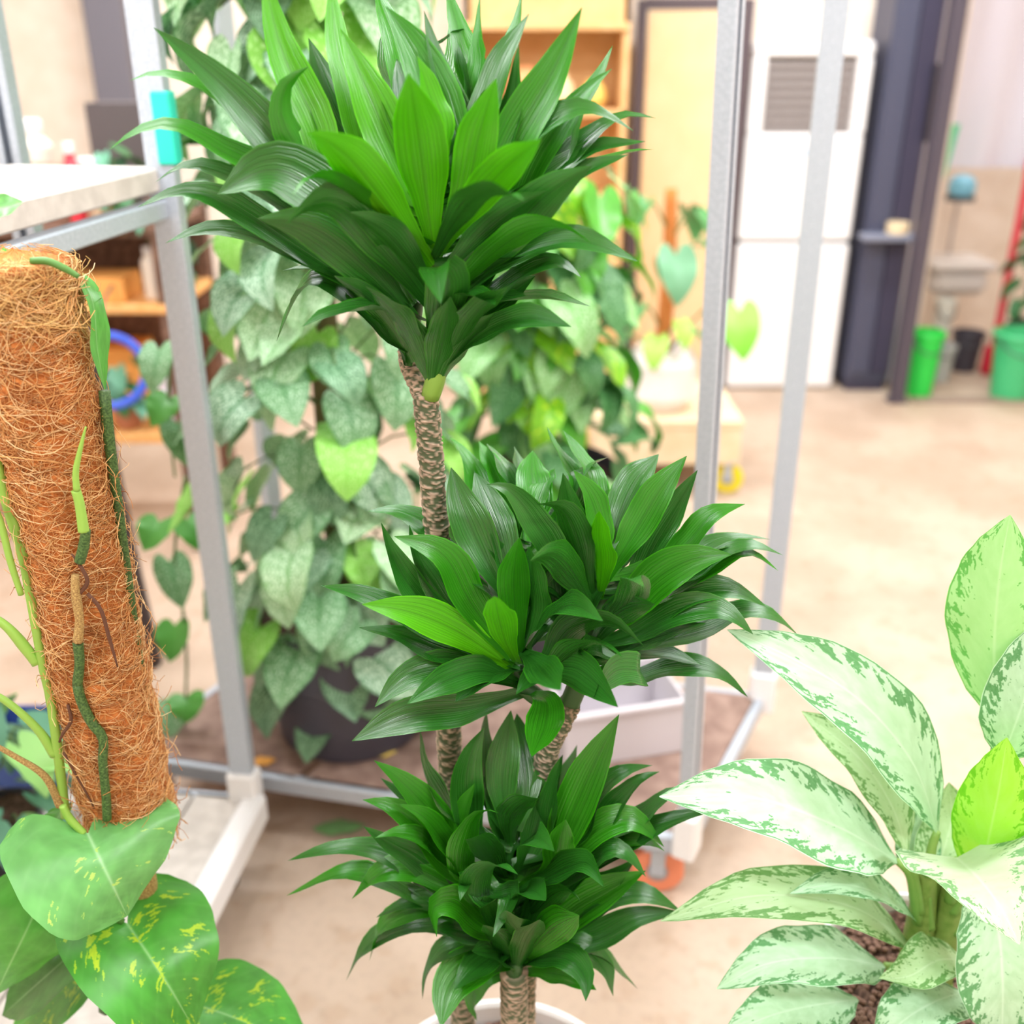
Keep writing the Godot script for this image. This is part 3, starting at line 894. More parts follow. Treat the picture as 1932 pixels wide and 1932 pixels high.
	placed_leaf("leaf", t, [128,1805, 95,1835, 50,1875, 4,1916], [0.94, 0.92, 0.92], 104, 0.8, HEART, 0.3, 0.1, g4, o)
	placed_leaf("leaf", t, [150,1836, 120,1862, 70,1905, 20,1950], [0.96, 0.95, 0.95], 120, 0.8, HEART, 0.2, 0.2, g2, o)
	placed_leaf("leaf", t, [362,1893, 430,1915, 510,1950, 600,2010], [0.93, 0.9, 0.88], 170, 0.8, HEART, 0.2, 0.12, g2, o)
	placed_leaf("leaf", t, [198,735, 184,660, 172,560, 122,484], [0.95, 0.945, 0.96, 1.0], 30, 0.55, OVAL, 0.3, 0.0, g3, o)
	placed_leaf("leaf", t, [10,500, 30,488, 52,484], [0.97, 0.98, 1.0], 40, 0.6, OVAL, 0.3, 0.0, g3, o)
	placed_leaf("leaf", t, [-60,408, -20,398, 15,388, 44,381], [0.9, 0.9, 0.9], 46, 0.8, OVAL, 0.2, 0.0, g1, o)
	part("petiole", tube([at_d(-55, 408, 0.9), at_d(-70, 470, 0.91), at_d(-40, 560, 0.93), top + Vector3(-0.04, -0.02, 0.02)], [0.002, 0.003, 0.003, 0.003], 8, 14), lime, t, o)
	placed_leaf("leaf", t, [118,1525, 108,1545, 104,1562], [0.96, 0.97, 0.98], 40, 0.8, HEART, 0.2, 0.1, g3, o)

# ---------- the aglaonema ----------
func make_aglaonema() -> void:
	var s0 := at_d(1738, 1850, 0.955)
	var soil_y := s0.y
	var foot := Vector3(s0.x + 0.01, 0.0, s0.z + 0.03)
	var o := -foot
	var t := thing("potted_aglaonema", "silver-green aglaonema with broad mottled leaves in a tall white planter", "plant", foot)
	part("pot", pot_mesh(0.155, 0.125, soil_y + 0.03, 0.012, 0.003), mat("glazed_white", c8(236, 236, 236), 0.3), t)
	part("soil", soil_mesh(0.142, 8, 0.012), mats["potting_soil"], t, Vector3(0, soil_y, 0))
	pebbles(t, Vector3(0, soil_y + 0.003, 0), 0.138, 900, mats["soil_grain"], 0.0042)
	var stalk := mottled("aglaonema_stalk", c8(124, 154, 70), c8(150, 174, 92), 5.0, 0.5, 0.0, 41)
	var d := 0.955
	part("stalk", px_tube([1722,1868, 1728,1800, 1740,1720, 1748,1640], d, [0.02, 0.019, 0.0165, 0.012], 12), stalk, t, o)
	part("stalk", px_tube([1768,1866, 1774,1800, 1790,1720, 1806,1640], d, [0.018, 0.018, 0.016, 0.013], 12), stalk, t, o)
	part("stalk", px_tube([1748,1866, 1752,1790, 1762,1700, 1775,1640], d + 0.015, [0.017, 0.016, 0.014, 0.012], 12), stalk, t, o)
	var sil := c8(200, 234, 204)
	var a1 := aglao_mat("aglaonema_silver", 51, sil, c8(172, 212, 172), c8(84, 146, 88), 0.03)
	var a2 := aglao_mat("aglaonema_silver_wide", 52, c8(198, 222, 192), c8(176, 208, 168), c8(82, 136, 80), 0.10)
	var a3 := aglao_mat("aglaonema_old", 53, c8(190, 220, 176), c8(174, 208, 154), c8(92, 146, 74), 0.16)
	var a4 := aglao_mat("aglaonema_young", 54, c8(178, 240, 96), c8(170, 238, 70), c8(112, 204, 30), 0.02)
	var a5 := aglao_mat("aglaonema_light", 55, c8(186, 238, 172), c8(170, 228, 152), c8(96, 184, 84), 0.03)
	var a6 := aglao_mat("aglaonema_cream", 56, c8(202, 218, 190), c8(190, 210, 172), c8(104, 150, 98), 0.05)
	var a7 := aglao_mat("aglaonema_broad_margin", 57, sil, c8(172, 212, 172), c8(84, 146, 88), 0.14)
	var st := mat("aglaonema_petiole", c8(134, 176, 86), 0.5)
	placed_leaf("leaf", t, [1768,1568, 1722,1440, 1620,1320, 1490,1240, 1372,1188], [0.94, 0.93, 0.93, 0.96], 152, 0.9, OVAL, 0.18, 0.0, a1, o, 0.004)
	placed_leaf("leaf", t, [1712,1612, 1682,1520, 1620,1430, 1512,1342], [0.95, 0.97, 1.0], 96, 0.8, OVAL, 0.25, 0.0, a3, o, 0.003)
	placed_leaf("leaf", t, [1692,1624, 1580,1560, 1420,1505, 1244,1503], [0.94, 0.9, 0.86, 0.84], 178, 0.92, OVAL, 0.15, 0.0, a1, o, 0.004)
	placed_leaf("leaf", t, [1722,1790, 1610,1712, 1430,1690, 1246,1738], [0.95, 0.9, 0.87, 0.86], 118, 0.85, OVAL, 0.2, 0.0, a3, o, 0.003)
	placed_leaf("leaf", t, [1728,1738, 1665,1690, 1580,1668, 1490,1686], [0.94, 0.91, 0.88, 0.87], 74, 0.8, OVAL, 0.35, 0.0, a7, o, 0.002)
	placed_leaf("leaf", t, [1668,1822, 1570,1808, 1450,1818, 1352,1866], [0.93, 0.89, 0.86, 0.85], 122, 0.85, OVAL, 0.18, 0.0, a1, o, 0.003)
	placed_leaf("leaf", t, [1618,1885, 1530,1898, 1450,1918, 1360,1958], [0.9, 0.87, 0.84, 0.83], 116, 0.85, OVAL, 0.15, 0.0, a1, o, 0.003)
	placed_leaf("leaf", t, [1880,1372, 1876,1230, 1886,1090, 1906,972], [0.95, 0.95, 0.94, 0.93], 200, 0.95, OVAL, 0.15, 0.0, a5, o, 0.004)
	placed_leaf("leaf", t, [1888,1440, 1925,1340, 1960,1240, 1990,1150], [0.93, 0.92, 0.92, 0.92], 130, 0.9, OVAL, 0.15, 0.0, a7, o, 0.003)
	placed_leaf("leaf", t, [1845,1690, 1862,1600, 1885,1490, 1900,1392], [0.93, 0.9, 0.88, 0.87], 152, 0.95, OVAL, 0.25, 0.0, a4, o, 0.003)
	placed_leaf("leaf", t, [1805,1618, 1845,1655, 1888,1712, 1924,1782], [0.9, 0.84, 0.79, 0.76], 250, 0.92, HEART, 0.34, 0.02, a6, o, 0.006)
	placed_leaf("leaf", t, [1838,1650, 1880,1740, 1892,1850, 1890,1970], [0.91, 0.87, 0.84, 0.83], 172, 0.92, OVAL, 0.18, 0.0, a7, o, 0.004)
	placed_leaf("leaf", t, [1822,1812, 1770,1812, 1715,1842, 1658,1846], [0.92, 0.88, 0.85, 0.84], 92, 0.85, OVAL, 0.3, 0.0, a3, o, 0.004)
	placed_leaf("leaf", t, [1815,1872, 1760,1892, 1700,1930, 1650,1985], [0.9, 0.86, 0.83, 0.82], 112, 0.85, OVAL, 0.25, 0.0, a7, o, 0.003)
	placed_leaf("leaf", t, [1752,1690, 1778,1610, 1795,1545, 1790,1476], [0.97, 0.99, 1.01, 1.02], 96, 0.85, OVAL, 0.2, 0.0, a3, o, 0.003)
	placed_leaf("leaf", t, [1728,1660, 1732,1600, 1738,1560, 1748,1520], [0.99, 1.01, 1.02], 70, 0.85, OVAL, 0.2, 0.0, a7, o, 0.003)
	placed_leaf("leaf", t, [1800,1700, 1850,1620, 1930,1560, 2010,1540], [0.97, 1.0, 1.03, 1.05], 120, 0.8, OVAL, 0.2, 0.0, a7, o, 0.003)
	for q in [[1768,1570, 1758,1600, 1752,1650], [1712,1612, 1726,1660, 1735,1720], [1692,1624, 1716,1650, 1726,1700, 1732,1740], [1722,1790, 1730,1800, 1738,1812], [1728,1738, 1738,1744, 1748,1760], [1668,1822, 1690,1826, 1718,1838], [1618,1885, 1670,1868, 1718,1862], [1880,1375, 1868,1480, 1830,1600, 1800,1680], [1888,1440, 1860,1540, 1815,1650], [1845,1692, 1830,1720, 1800,1760], [1806,1620, 1800,1660, 1792,1700], [1838,1652, 1820,1680, 1796,1720], [1822,1814, 1800,1818, 1778,1826], [1815,1874, 1790,1862, 1772,1850], [1752,1690, 1752,1720, 1754,1750]]:
		part("petiole", px_tube(q, 0.945, [0.0045, 0.006, 0.0075], 8, 10), st, t, o)

# ---------- climbing plants behind ----------
func heart_variant(length: float, width: float, droop: float, fold: float, phase: float) -> ArrayMesh:
	# lies along -y (hanging), upper face towards +z
	var pts := [Vector3.ZERO, Vector3(0, -length * 0.33, droop * length * 0.22), Vector3(0, -length * 0.68, droop * length * 0.2), Vector3(0, -length, -droop * length * 0.08)]
	return strip_leaf(pts, Vector3.LEFT, width, HEART, fold, length * 0.02, phase, 12, 0.26, 6)
func climber(t: Node3D, foot: Vector3, y0: float, y1: float, r0: float, r1: float, count: int, meshes: Array, materials: Array, size: float, vine: Material, squash := 1.0) -> void:
	for i in count:
		var f := (i + 0.5) / count
		var y := lerpf(y0, y1, f) + rng.randf_range(-0.05, 0.05)
		var az := i * 2.39996 + rng.randf_range(-0.4, 0.4)
		az -= 0.55 * sin(az - PI / 2)      # denser on the side facing the camera
		var r := lerpf(r0, r1, f) * rng.randf_range(0.55, 1.05)
		var out := Vector3(cos(az) * 1.0, 0, sin(az) * squash)
		var p := Vector3(0, y, 0) + out * r
		var face := (out.normalized() + Vector3(0, rng.randf_range(0.25, 1.0), 0) + Vector3(rng.randf_range(-0.4, 0.4), 0, rng.randf_range(-0.4, 0.4))).normalized()
		var down := (Vector3.DOWN + out * rng.randf_range(0.0, 0.5) + Vector3(rng.randf_range(-0.5, 0.5), 0, rng.randf_range(-0.5, 0.5)))
		down = (down - face * down.dot(face)).normalized()
		var o := part("leaf", meshes[rng.randi() % meshes.size()], materials[rng.randi() % materials.size()], t)
		var s := size * rng.randf_range(0.75, 1.2)
		o.transform = Transform3D(Basis(down.cross(face).normalized() * -1.0, -down, face) * s, p)
		if i % 3 == 0:
			part("petiole", tube([Vector3(0, y - 0.06, 0) + out * r * 0.15, Vector3(0, y + 0.02, 0) + out * r * 0.6, p], [0.003, 0.0025, 0.002], 5, 6), vine, t)
func make_satin_pothos(foot: Vector3) -> void:
	var t := thing("potted_satin_pothos", "bushy silver-mottled satin pothos totem in a black pot on a trolley base", "plant", foot)
	part("pot", pot_mesh(0.2, 0.165, 0.32, 0.006, 0.004), mat("black_plastic", c8(66, 64, 76), 0.45), t)
	part("soil", soil_mesh(0.192, 9), mats["potting_soil"], t, Vector3(0, 0.28, 0))
	part("totem", tube([Vector3(0, 0.2, 0), Vector3(0, 1.0, 0), Vector3(0.02, 1.75, 0)], [0.03, 0.03, 0.026], 12, 20), mat("mossy_totem", c8(104, 96, 62), 0.9), t)
	var vine := mat("satin_vine", c8(96, 128, 76), 0.6)
	var meshes := []
	for k in 5:
		meshes.append(heart_variant(0.1, 0.098, [0.5, 0.9, 0.3, 0.7, -0.2][k], [0.2, 0.3, 0.1, 0.25, 0.35][k], k * 1.3))
	var ms := [satin_mat("satin_silver", 61, c8(104, 152, 112), c8(206, 234, 212), 0.16), satin_mat("satin_green", 62, c8(98, 150, 100), c8(190, 226, 192), 0.02), satin_mat("satin_pale", 63, c8(130, 182, 122), c8(210, 240, 208), 0.16), satin_mat("satin_dark", 64, c8(84, 130, 92), c8(164, 204, 170), 0.0), satin_mat("satin_young", 65, c8(136, 204, 84), c8(196, 240, 160), -0.15)]
	climber(t, foot, 0.36, 1.78, 0.28, 0.21, 222, meshes, [ms[0], ms[1], ms[2], ms[3], ms[0], ms[2], ms[1], ms[4]], 1.02, vine, 0.8)
	climber(t, foot, 1.35, 1.85, 0.22, 0.18, 34, meshes, [ms[2], ms[4], ms[0], ms[2]], 1.6, vine, 0.8)
	climber(t, foot, 0.12, 0.46, 0.24, 0.26, 30, meshes, [ms[0], ms[1], ms[3]], 1.15, vine, 0.9)
	# trailing runners with plainer leaves, hanging beside the post
	for q in [[[330,640, 318,720, 322,820, 330,900], [[300,660, 285,745], [318,752, 285,805], [335,800, 352,880]]], [[350,900, 340,960, 330,1040, 335,1140], [[300,985, 270,1040], [320,1060, 345,1150], [352,980, 380,1040]]], [[345,1150, 352,1240, 350,1320, 345,1390], [[330,1180, 320,1250], [352,1315, 350,1365], [325,1330, 318,1395]]]]:
		part("vine", px_tube(q[0], 1.98, [0.004, 0.0035, 0.003, 0.0025], 6, 14), vine, t, -foot)
		for l in q[1]:
			placed_leaf("leaf", t, [l[0], l[1], (l[0] * 2 + l[2]) / 3.0, (l[1] * 2 + l[3]) / 3.0, (l[0] + l[2] * 2) / 3.0, (l[1] + l[3] * 2) / 3.0, l[2], l[3]], [1.98, 1.95, 1.94], 62, 0.85, HEART, 0.2, 0.2, mat("runner_leaf", c8(74, 148, 52), 0.45) if rng.randf() < 0.6 else ms[1], -foot)
func make_back_climber(foot: Vector3) -> void:
	var t := thing("potted_climber", "leafy green climbing plant in a dark tub behind the trolley", "plant", foot)
	part("pot", pot_mesh(0.24, 0.2, 0.52, 0.006, 0.004), mat("black_plastic", c8(66, 64, 76), 0.45), t)
	part("soil", soil_mesh(0.232, 19), mats["potting_soil"], t, Vector3(0, 0.47, 0))
	part("totem", tube([Vector3(0, 0.4, 0), Vector3(0, 0.9, 0), Vector3(0.02, 1.3, 0)], [0.03, 0.03, 0.025], 12, 16), mat("mossy_totem", c8(88, 92, 60), 0.9), t)
	var vine := mat("satin_vine", c8(96, 128, 76), 0.6)
	var meshes := []
	for k in 4:
		meshes.append(heart_variant(0.12, 0.085, [0.5, 0.9, 0.3, -0.2][k], [0.2, 0.3, 0.1, 0.3][k], k * 1.7))
	var ms := [satin_mat("climber_pale", 71, c8(120, 186, 100), c8(204, 240, 194), 0.08), pothos_mat("climber_green", 72, c8(96, 188, 60), c8(160, 220, 60), -0.2), pothos_mat("climber_lime", 73, c8(130, 206, 40), c8(214, 238, 60), 0.2), satin_mat("climber_dark", 74, c8(60, 120, 60), c8(130, 184, 130), -0.1)]
	climber(t, foot, 0.5, 1.34, 0.3, 0.22, 150, meshes, [ms[0], ms[1], ms[3], ms[0], ms[3], ms[1], ms[2]], 1.15, vine)

# ---------- trolleys ----------
func post_mesh(h: float) -> ArrayMesh:
	var st := open_st()      # folded C-section upright with two ribs
	add_box(st, Vector3(0, h / 2, -0.012), Vector3(0.046, h, 0.003), 0.0008)
	for s in [-1.0, 1.0]:
		add_box(st, Vector3(s * 0.0215, h / 2, 0.0), Vector3(0.003, h, 0.024), 0.0008)
		add_box(st, Vector3(s * 0.015, h / 2, 0.012), Vector3(0.015, h, 0.003), 0.0008)
	add_box(st, Vector3(0, h / 2, -0.009), Vector3(0.012, h, 0.006), 0.002)
	return done(st)
func wheel(parent: Node, at: Vector3, r: float, tyre: Material, hub: Material, turn: float) -> void:
	var w := part("wheel", lathe([[0.0, -0.012], [r - 0.012, -0.014], [r - 0.004, -0.013], [r, -0.008], [r, 0.008], [r - 0.004, 0.013], [r - 0.012, 0.014], [0.0, 0.012]], 28), tyre, parent, at)
	w.rotation = Vector3(0, turn, PI / 2)
	var h := part("hub", lathe([[0.0, -0.017], [r * 0.4, -0.016], [r * 0.45, 0.0], [r * 0.4, 0.016], [0.0, 0.017]], 20), hub, w)
	h.rotation = Vector3.ZERO
	var st := open_st()
	var b := Basis(Vector3.UP, turn)
	for s in [-1.0, 1.0]:
		add_box(st, at + b * Vector3(s * 0.019, r * 0.55, 0), Vector3(0.003, r * 1.3, 0.03), 0.0008, b)
	add_box(st, at + Vector3(0, r * 1.2, 0), Vector3(0.06, 0.006, 0.06), 0.001, b)
	part("caster_fork", done(st), mats["galvanised"], parent)
func trolley(t: Node3D, corners: Array, deck_h: float, deck: Material, posts: Array, post_h: float, tyre: Material, planks: int, lean: Dictionary = {}) -> void:
	var steel: Material = mats["galvanised"]
	var n := corners.size()
	for i in n:
		var a: Vector3 = corners[i] + Vector3(0, deck_h - 0.02, 0)
		var b: Vector3 = corners[(i + 1) % n] + Vector3(0, deck_h - 0.02, 0)
		var d := (b - a).normalized()
		part("rail", box_between(a + d * 0.012, b - d * 0.012, 0.022, 0.04, 0.003), steel, t)
	for k in planks:      # deck boards run from the first edge to the third
		var f0 := (k + 0.03) / planks
		var f1 := (k + 0.97) / planks
		var a0: Vector3 = corners[0].lerp(corners[1], f0)
		var a1: Vector3 = corners[0].lerp(corners[1], f1)
		var b0: Vector3 = corners[3].lerp(corners[2], f0)
		var b1: Vector3 = corners[3].lerp(corners[2], f1)
		var st := open_st()
		var y0 := Vector3(0, deck_h - 0.012, 0)
		var y1 := Vector3(0, deck_h, 0)
		quad(st, a0 + y1, a1 + y1, b1 + y1, b0 + y1)
		quad(st, a0 + y0, b0 + y0, b1 + y0, a1 + y0)
		quad(st, a0 + y0, a1 + y0, a1 + y1, a0 + y1)
		quad(st, b0 + y0, b0 + y1, b1 + y1, b1 + y0)
		quad(st, a0 + y0, a0 + y1, b0 + y1, b0 + y0)
		quad(st, a1 + y0, b1 + y0, b1 + y1, a1 + y1)
		part("deck_board", done(st), deck, t)
	var centre := Vector3.ZERO
	for c in corners:
		centre += c / n
	for i in n:
		wheel(t, corners[i].lerp(centre, 0.1) + Vector3(0, 0.055, 0), 0.055, tyre, mat("grey_hub", c8(150, 150, 155), 0.5), 0.4 + i)
	for i in posts:
		var p := part("post", post_mesh(post_h), steel, t, corners[i] + Vector3(0, deck_h - 0.03, 0))
		var d: Vector3 = corners[(i + 1) % n] - corners[i]
		p.rotation.y = atan2(-d.z, d.x)
		var yaw := p.rotation.y
		if lean.has(i):
			p.basis = Basis(Vector3.BACK, lean[i]) * p.basis
		part("foot_sleeve", box(Vector3(0.062, 0.11, 0.046), 0.006), mats["white_plastic"], t, corners[i] + Vector3(0, deck_h + 0.015, 0)).rotation.y = yaw
func make_trolleys() -> void:
	mottled("galvanised", c8(176, 186, 198), c8(192, 200, 212), 12.0, 0.45, 0.3, 15)
	mat("white_plastic", c8(236, 236, 238), 0.4)
	var ply := mottled("brown_plywood", c8(132, 106, 96), c8(156, 130, 118), 1.6, 0.8, 0.0, 16)
	var boards := mottled("weathered_boards", c8(196, 190, 184), c8(212, 206, 200), 2.0, 0.85, 0.0, 17)
	var nr := at_h(1296, 1586, 0.16)
	var fr := at_h(1436, 1318, 0.16)
	var nl := at_h(238, 1426, 0.16)
	var fl := nl + (fr - nr)
	nr.y = 0.0
	fr.y = 0.0
	nl.y = 0.0
	fl.y = 0.0
	var c := nr
	var t := thing("plant_trolley", "galvanised steel plant trolley with brown plywood base carrying the satin pothos", "trolley", c)
	trolley(t, [nl - c, nr - c, fr - c, fl - c], 0.17, ply, [0, 1, 2, 3], 1.85, mat("orange_tyre", c8(232, 140, 104), 0.6), 3, {1: 0.027, 2: 0.008})
	# second trolley beside the coir pole: its right-hand side runs away from the viewer
	var f2 := at_h(462, 1482, 0.2)
	f2.y = 0.0
	var dirn := Vector3(-0.028, 0, 0.235).normalized()
	var n2 := f2 + dirn * 1.3
	var lft := Vector3(dirn.z, 0, -dirn.x) * -0.56
	var t2 := thing("display_trolley", "steel trolley with pale timber shelf and white base rail beside the coir pole", "trolley", f2)
	trolley(t2, [Vector3.ZERO, lft, lft + n2 - f2, n2 - f2], 0.17, boards, [0, 1], 1.85, mat("grey_tyre", c8(70, 70, 74), 0.6), 5)
	part("base_rail", box_between(Vector3(0.02, 0.15, 0), Vector3(0.02, 0.15, 0) + n2 - f2, 0.05, 0.07, 0.008), mats["white_plastic"], t2)
	for h in [1.418]:
		for k in 4:
			var a := lft * ((k + 0.03) / 4.0)
			var b := lft * ((k + 0.97) / 4.0)
			var mid := (a + b) / 2.0
			part("shelf_board", box_between(Vector3(0, h, 0) + mid - dirn * 0.02, Vector3(0, h, 0) + mid + n2 - f2, 0.13, 0.036, 0.003), boards, t2)
		part("shelf_bracket", box_between(Vector3(-0.01, h - 0.045, 0), Vector3(-0.01, h - 0.045, 0) + n2 - f2, 0.03, 0.03, 0.003), mats["galvanised"], t2)
		part("shelf_bracket", box_between(Vector3(-0.01, h - 0.045, 0) + lft * 0.96, Vector3(-0.01, h - 0.045, 0) + lft * 0.96 + n2 - f2, 0.03, 0.03, 0.003), mats["galvanised"], t2)
	var tp0 := at_d(285, 172, 1.715)
	var tp1 := at_d(298, 312, 1.715)
	tag(part("marking_tape", box(Vector3(0.03, tp0.y - tp1.y, 0.034), 0.003), mat("teal_tape", c8(40, 214, 190), 0.5), self, Vector3(f2.x + 0.014, (tp0.y + tp1.y) / 2, f2.z + 0.002)), "teal adhesive tape wrapped round the steel trolley post", "tape")
	used_names["marking_tape"] = 0
	# a pale crate and fallen leaves on the first trolley's base
	var cr := at_h(1160, 1440, 0.17)
	var ct := thing("storage_crate", "pale grey plastic crate standing on the brown trolley base", "crate", Vector3(cr.x, 0.17, cr.z - 0.1), 0.25)
	var lil := mat("pale_grey_plastic", c8(206, 200, 206), 0.5)
	for s in [-1.0, 1.0]:
		part("side", box(Vector3(0.28, 0.14, 0.008), 0.002), lil, ct, Vector3(0, 0.07, s * 0.09))
		part("side", box(Vector3(0.008, 0.14, 0.172), 0.002), lil, ct, Vector3(s * 0.136, 0.07, 0))
	part("base", box(Vector3(0.264, 0.008, 0.172), 0.002), lil, ct, Vector3(0, 0.004, 0))
	part("rim", box(Vector3(0.3, 0.014, 0.012), 0.003), lil, ct, Vector3(0, 0.135, 0.098))
	for q in [[492, 1436, 0.9, "orange fallen leaf lying by the black pot's base"], [664, 1416, 0.6, "yellow fallen leaf lying on the trolley plywood"], [720, 1420, 0.5, "small tan fallen leaf lying on the trolley plywood"]]:
		var p := at_h(q[0], q[1], 0.173)
		tag(part(numbered("fallen_leaf"), strip_leaf([Vector3(-0.03, 0, 0), Vector3(-0.01, 0.008, 0.004), Vector3(0.012, 0.009, 0.004), Vector3(0.034, 0.002, -0.004)], Vector3(0, 0, -1), 0.034, OVAL, 0.3, 0.002, q[0], 10), mat("dead_leaf_%d" % q[0], c8(226, 160, 70) if q[2] > 0.8 else c8(228, 198, 96), 0.7), self, p), q[3], "leaf", "fallen leaves")
	var g := at_h(640, 1562, 0.004)
	tag(part(numbered("fallen_leaf"), strip_leaf([Vector3(-0.06, 0, 0), Vector3(-0.02, 0.01, 0.004), Vector3(0.03, 0.012, 0.004), Vector3(0.06, 0.004, -0.004)], Vector3(0, 0, -1), 0.05, OVAL, 0.2, 0.002, 1.0, 10), mat("green_fallen", c8(120, 176, 110), 0.6), self, g), "pale green fallen leaf lying on the concrete floor", "leaf", "fallen leaves")

# ---------- the back of the shop ----------
func make_back() -> void:
	# standing air conditioner
	var white := mat("enamel_white", c8(244, 244, 246), 0.35)
	var ac0 := at_h(1468, 735, 0.0)
	var t := thing("air_conditioner", "white floor-standing air conditioner with louvred grille on top", "air conditioner", Vector3(ac0.x, 0, ac0.z - 0.16))
	part("lower_panel", box(Vector3(0.56, 0.74, 0.32), 0.015), white, t, Vector3(0, 0.38, 0))
	part("plinth", box(Vector3(0.5, 0.02, 0.28), 0.003), mat("dark_grey_plastic", c8(80, 82, 88), 0.5), t, Vector3(0, 0.0101, 0))
	part("seam", box(Vector3(0.55, 0.012, 0.3), 0.002), mats["dark_grey_plastic"], t, Vector3(0, 0.756, 0))
	part("upper_panel", box(Vector3(0.56, 0.5, 0.32), 0.015), white, t, Vector3(0, 1.012, 0))
	part("grille_back", box(Vector3(0.42, 0.33, 0.02), 0.002), mat("grille_grey", c8(122, 112, 110), 0.6), t, Vector3(0, 1.42, 0.1))
	for k in 8:
		part("louvre", box(Vector3(0.42, 0.012, 0.03), 0.003), mat("louvre_grey", c8(176, 168, 166), 0.5), t, Vector3(0, 1.28 + k * 0.04, 0.125)).rotation.x = 0.4
	for s in [-1.0, 1.0]:
		part("upper_frame", box(Vector3(0.07, 0.34, 0.32), 0.012), white, t, Vector3(s * 0.245, 1.428, 0))
	part("upper_frame", box(Vector3(0.56, 0.07, 0.32), 0.015), white, t, Vector3(0, 1.63, 0))
	part("back_panel", box(Vector3(0.42, 0.34, 0.02), 0.002), white, t, Vector3(0, 1.428, -0.14))
	part("badge", box(Vector3(0.07, 0.03, 0.004), 0.001), mat("pale_blue", c8(190, 216, 240), 0.4), t, Vector3(0.02, 1.18, 0.162))
	# tan door leaf with dark frame
	var tan_ := mottled("tan_board", c8(232, 198, 152), c8(236, 204, 160), 0.5, 0.65, 0.0, 81)
	var dk := mat("dark_steel_frame", c8(84, 72, 78), 0.5)
	var d0 := at_d(1200, 400, 5.25)
	var d1 := at_d(1372, 400, 5.25)
	var w := d1.x - d0.x
	t = thing("tan_door_leaf", "tan board door leaf in a dark steel frame against the wall", "door", Vector3(d0.x, 0, -5.25), -0.12)
	part("board", box(Vector3(w - 0.03, 1.78, 0.03), 0.003), tan_, t, Vector3(w / 2, 0.9, 0))
	part("frame_bar", box(Vector3(0.05, 1.84, 0.045), 0.004), dk, t, Vector3(-0.015, 0.92, 0))
	part("frame_bar", box(Vector3(0.05, 1.84, 0.045), 0.004), dk, t, Vector3(w + 0.015, 0.92, 0))
	part("frame_bar", box(Vector3(w, 0.05, 0.045), 0.004), dk, t, Vector3(w / 2, 1.82, 0))
	# honey-coloured timber cupboard further along the wall
	var c0 := at_d(880, 200, 5.1)
	var c1 := at_d(1180, 200, 5.1)
	var honey := mottled("honey_timber", c8(230, 182, 122), c8(238, 194, 138), 0.8, 0.6, 0.0, 82)
	t = thing("timber_cupboard", "honey-coloured timber cupboard with an open middle shelf behind the dracaena", "cupboard", Vector3((c0.x + c1.x) / 2, 0, -5.2))
	var cw := c1.x - c0.x
	part("carcass", box(Vector3(cw, 1.0, 0.36), 0.006), honey, t, Vector3(0, 0.5, 0))
	part("shelf", box(Vector3(cw, 0.03, 0.36), 0.004), honey, t, Vector3(0, 1.36, 0))
	part("back", box(Vector3(cw, 1.0, 0.02), 0.002), honey, t, Vector3(0, 1.5, -0.17))
	part("side", box(Vector3(0.03, 1.0, 0.36), 0.004), honey, t, Vector3(cw / 2 - 0.015, 1.5, 0))
	part("side", box(Vector3(0.03, 1.0, 0.36), 0.004), honey, t, Vector3(-cw / 2 + 0.015, 1.5, 0))
	part("header", box(Vector3(cw, 0.34, 0.36), 0.004), honey, t, Vector3(0, 1.9, 0))
	part("header_lip", box(Vector3(cw, 0.03, 0.39), 0.003), honey, t, Vector3(0, 1.72, 0))
	for k in 3:
		var jar := thing("glazed_jar", ["rounded orange glazed jar on the cupboard shelf", "squat cream glazed jar on the cupboard shelf", "small amber glazed jar on the cupboard shelf"][k], "jar", Vector3((c0.x + c1.x) / 2 - 0.1 + k * 0.16, 1.376, -5.12), 0.0, "jars on the cupboard shelf")
		var s: float = [1.0, 0.85, 0.7][k]
		part("body", lathe([[0.0, 0.0], [0.05 * s, 0.0], [0.085 * s, 0.06 * s], [0.08 * s, 0.12 * s], [0.045 * s, 0.16 * s], [0.05 * s, 0.18 * s], [0.04 * s, 0.18 * s], [0.035 * s, 0.1 * s], [0.0, 0.02 * s]], 28), mat("jar_%d" % k, [c8(240, 170, 120), c8(250, 226, 180), c8(248, 206, 110)][k], 0.3), jar)
	# dark blue-black cupboard beside the passage
	var b0 := at_d(1622, 400, 5.3)
	t = thing("dark_cupboard", "tall blue-black steel cupboard with a small ledge beside the passage", "cupboard", Vector3(b0.x + 0.1, 0, -5.3))
	var navy := mat("navy_steel", c8(72, 76, 98), 0.45)
	part("body", box(Vector3(0.22, 2.3, 0.3), 0.008), navy, t, Vector3(0, 1.2, 0))
	part("door", box(Vector3(0.1, 2.2, 0.02), 0.004), mat("navy_door", c8(58, 56, 78), 0.45), t, Vector3(0.058, 1.2, 0.16))
	part("door", box(Vector3(0.1, 2.2, 0.02), 0.004), navy, t, Vector3(-0.05, 1.2, 0.16))
	part("handle", box(Vector3(0.02, 0.34, 0.03), 0.005), mat("black_handle", c8(40, 36, 48), 0.4), t, Vector3(0.1, 1.4, 0.185))
	part("plinth", box(Vector3(0.2, 0.05, 0.28), 0.004), mats["navy_door"], t, Vector3(0, 0.0255, 0))
	part("ledge", box(Vector3(0.26, 0.03, 0.11), 0.006), mat("steel_blue", c8(130, 136, 156), 0.4), t, Vector3(-0.02, 0.8, 0.225))
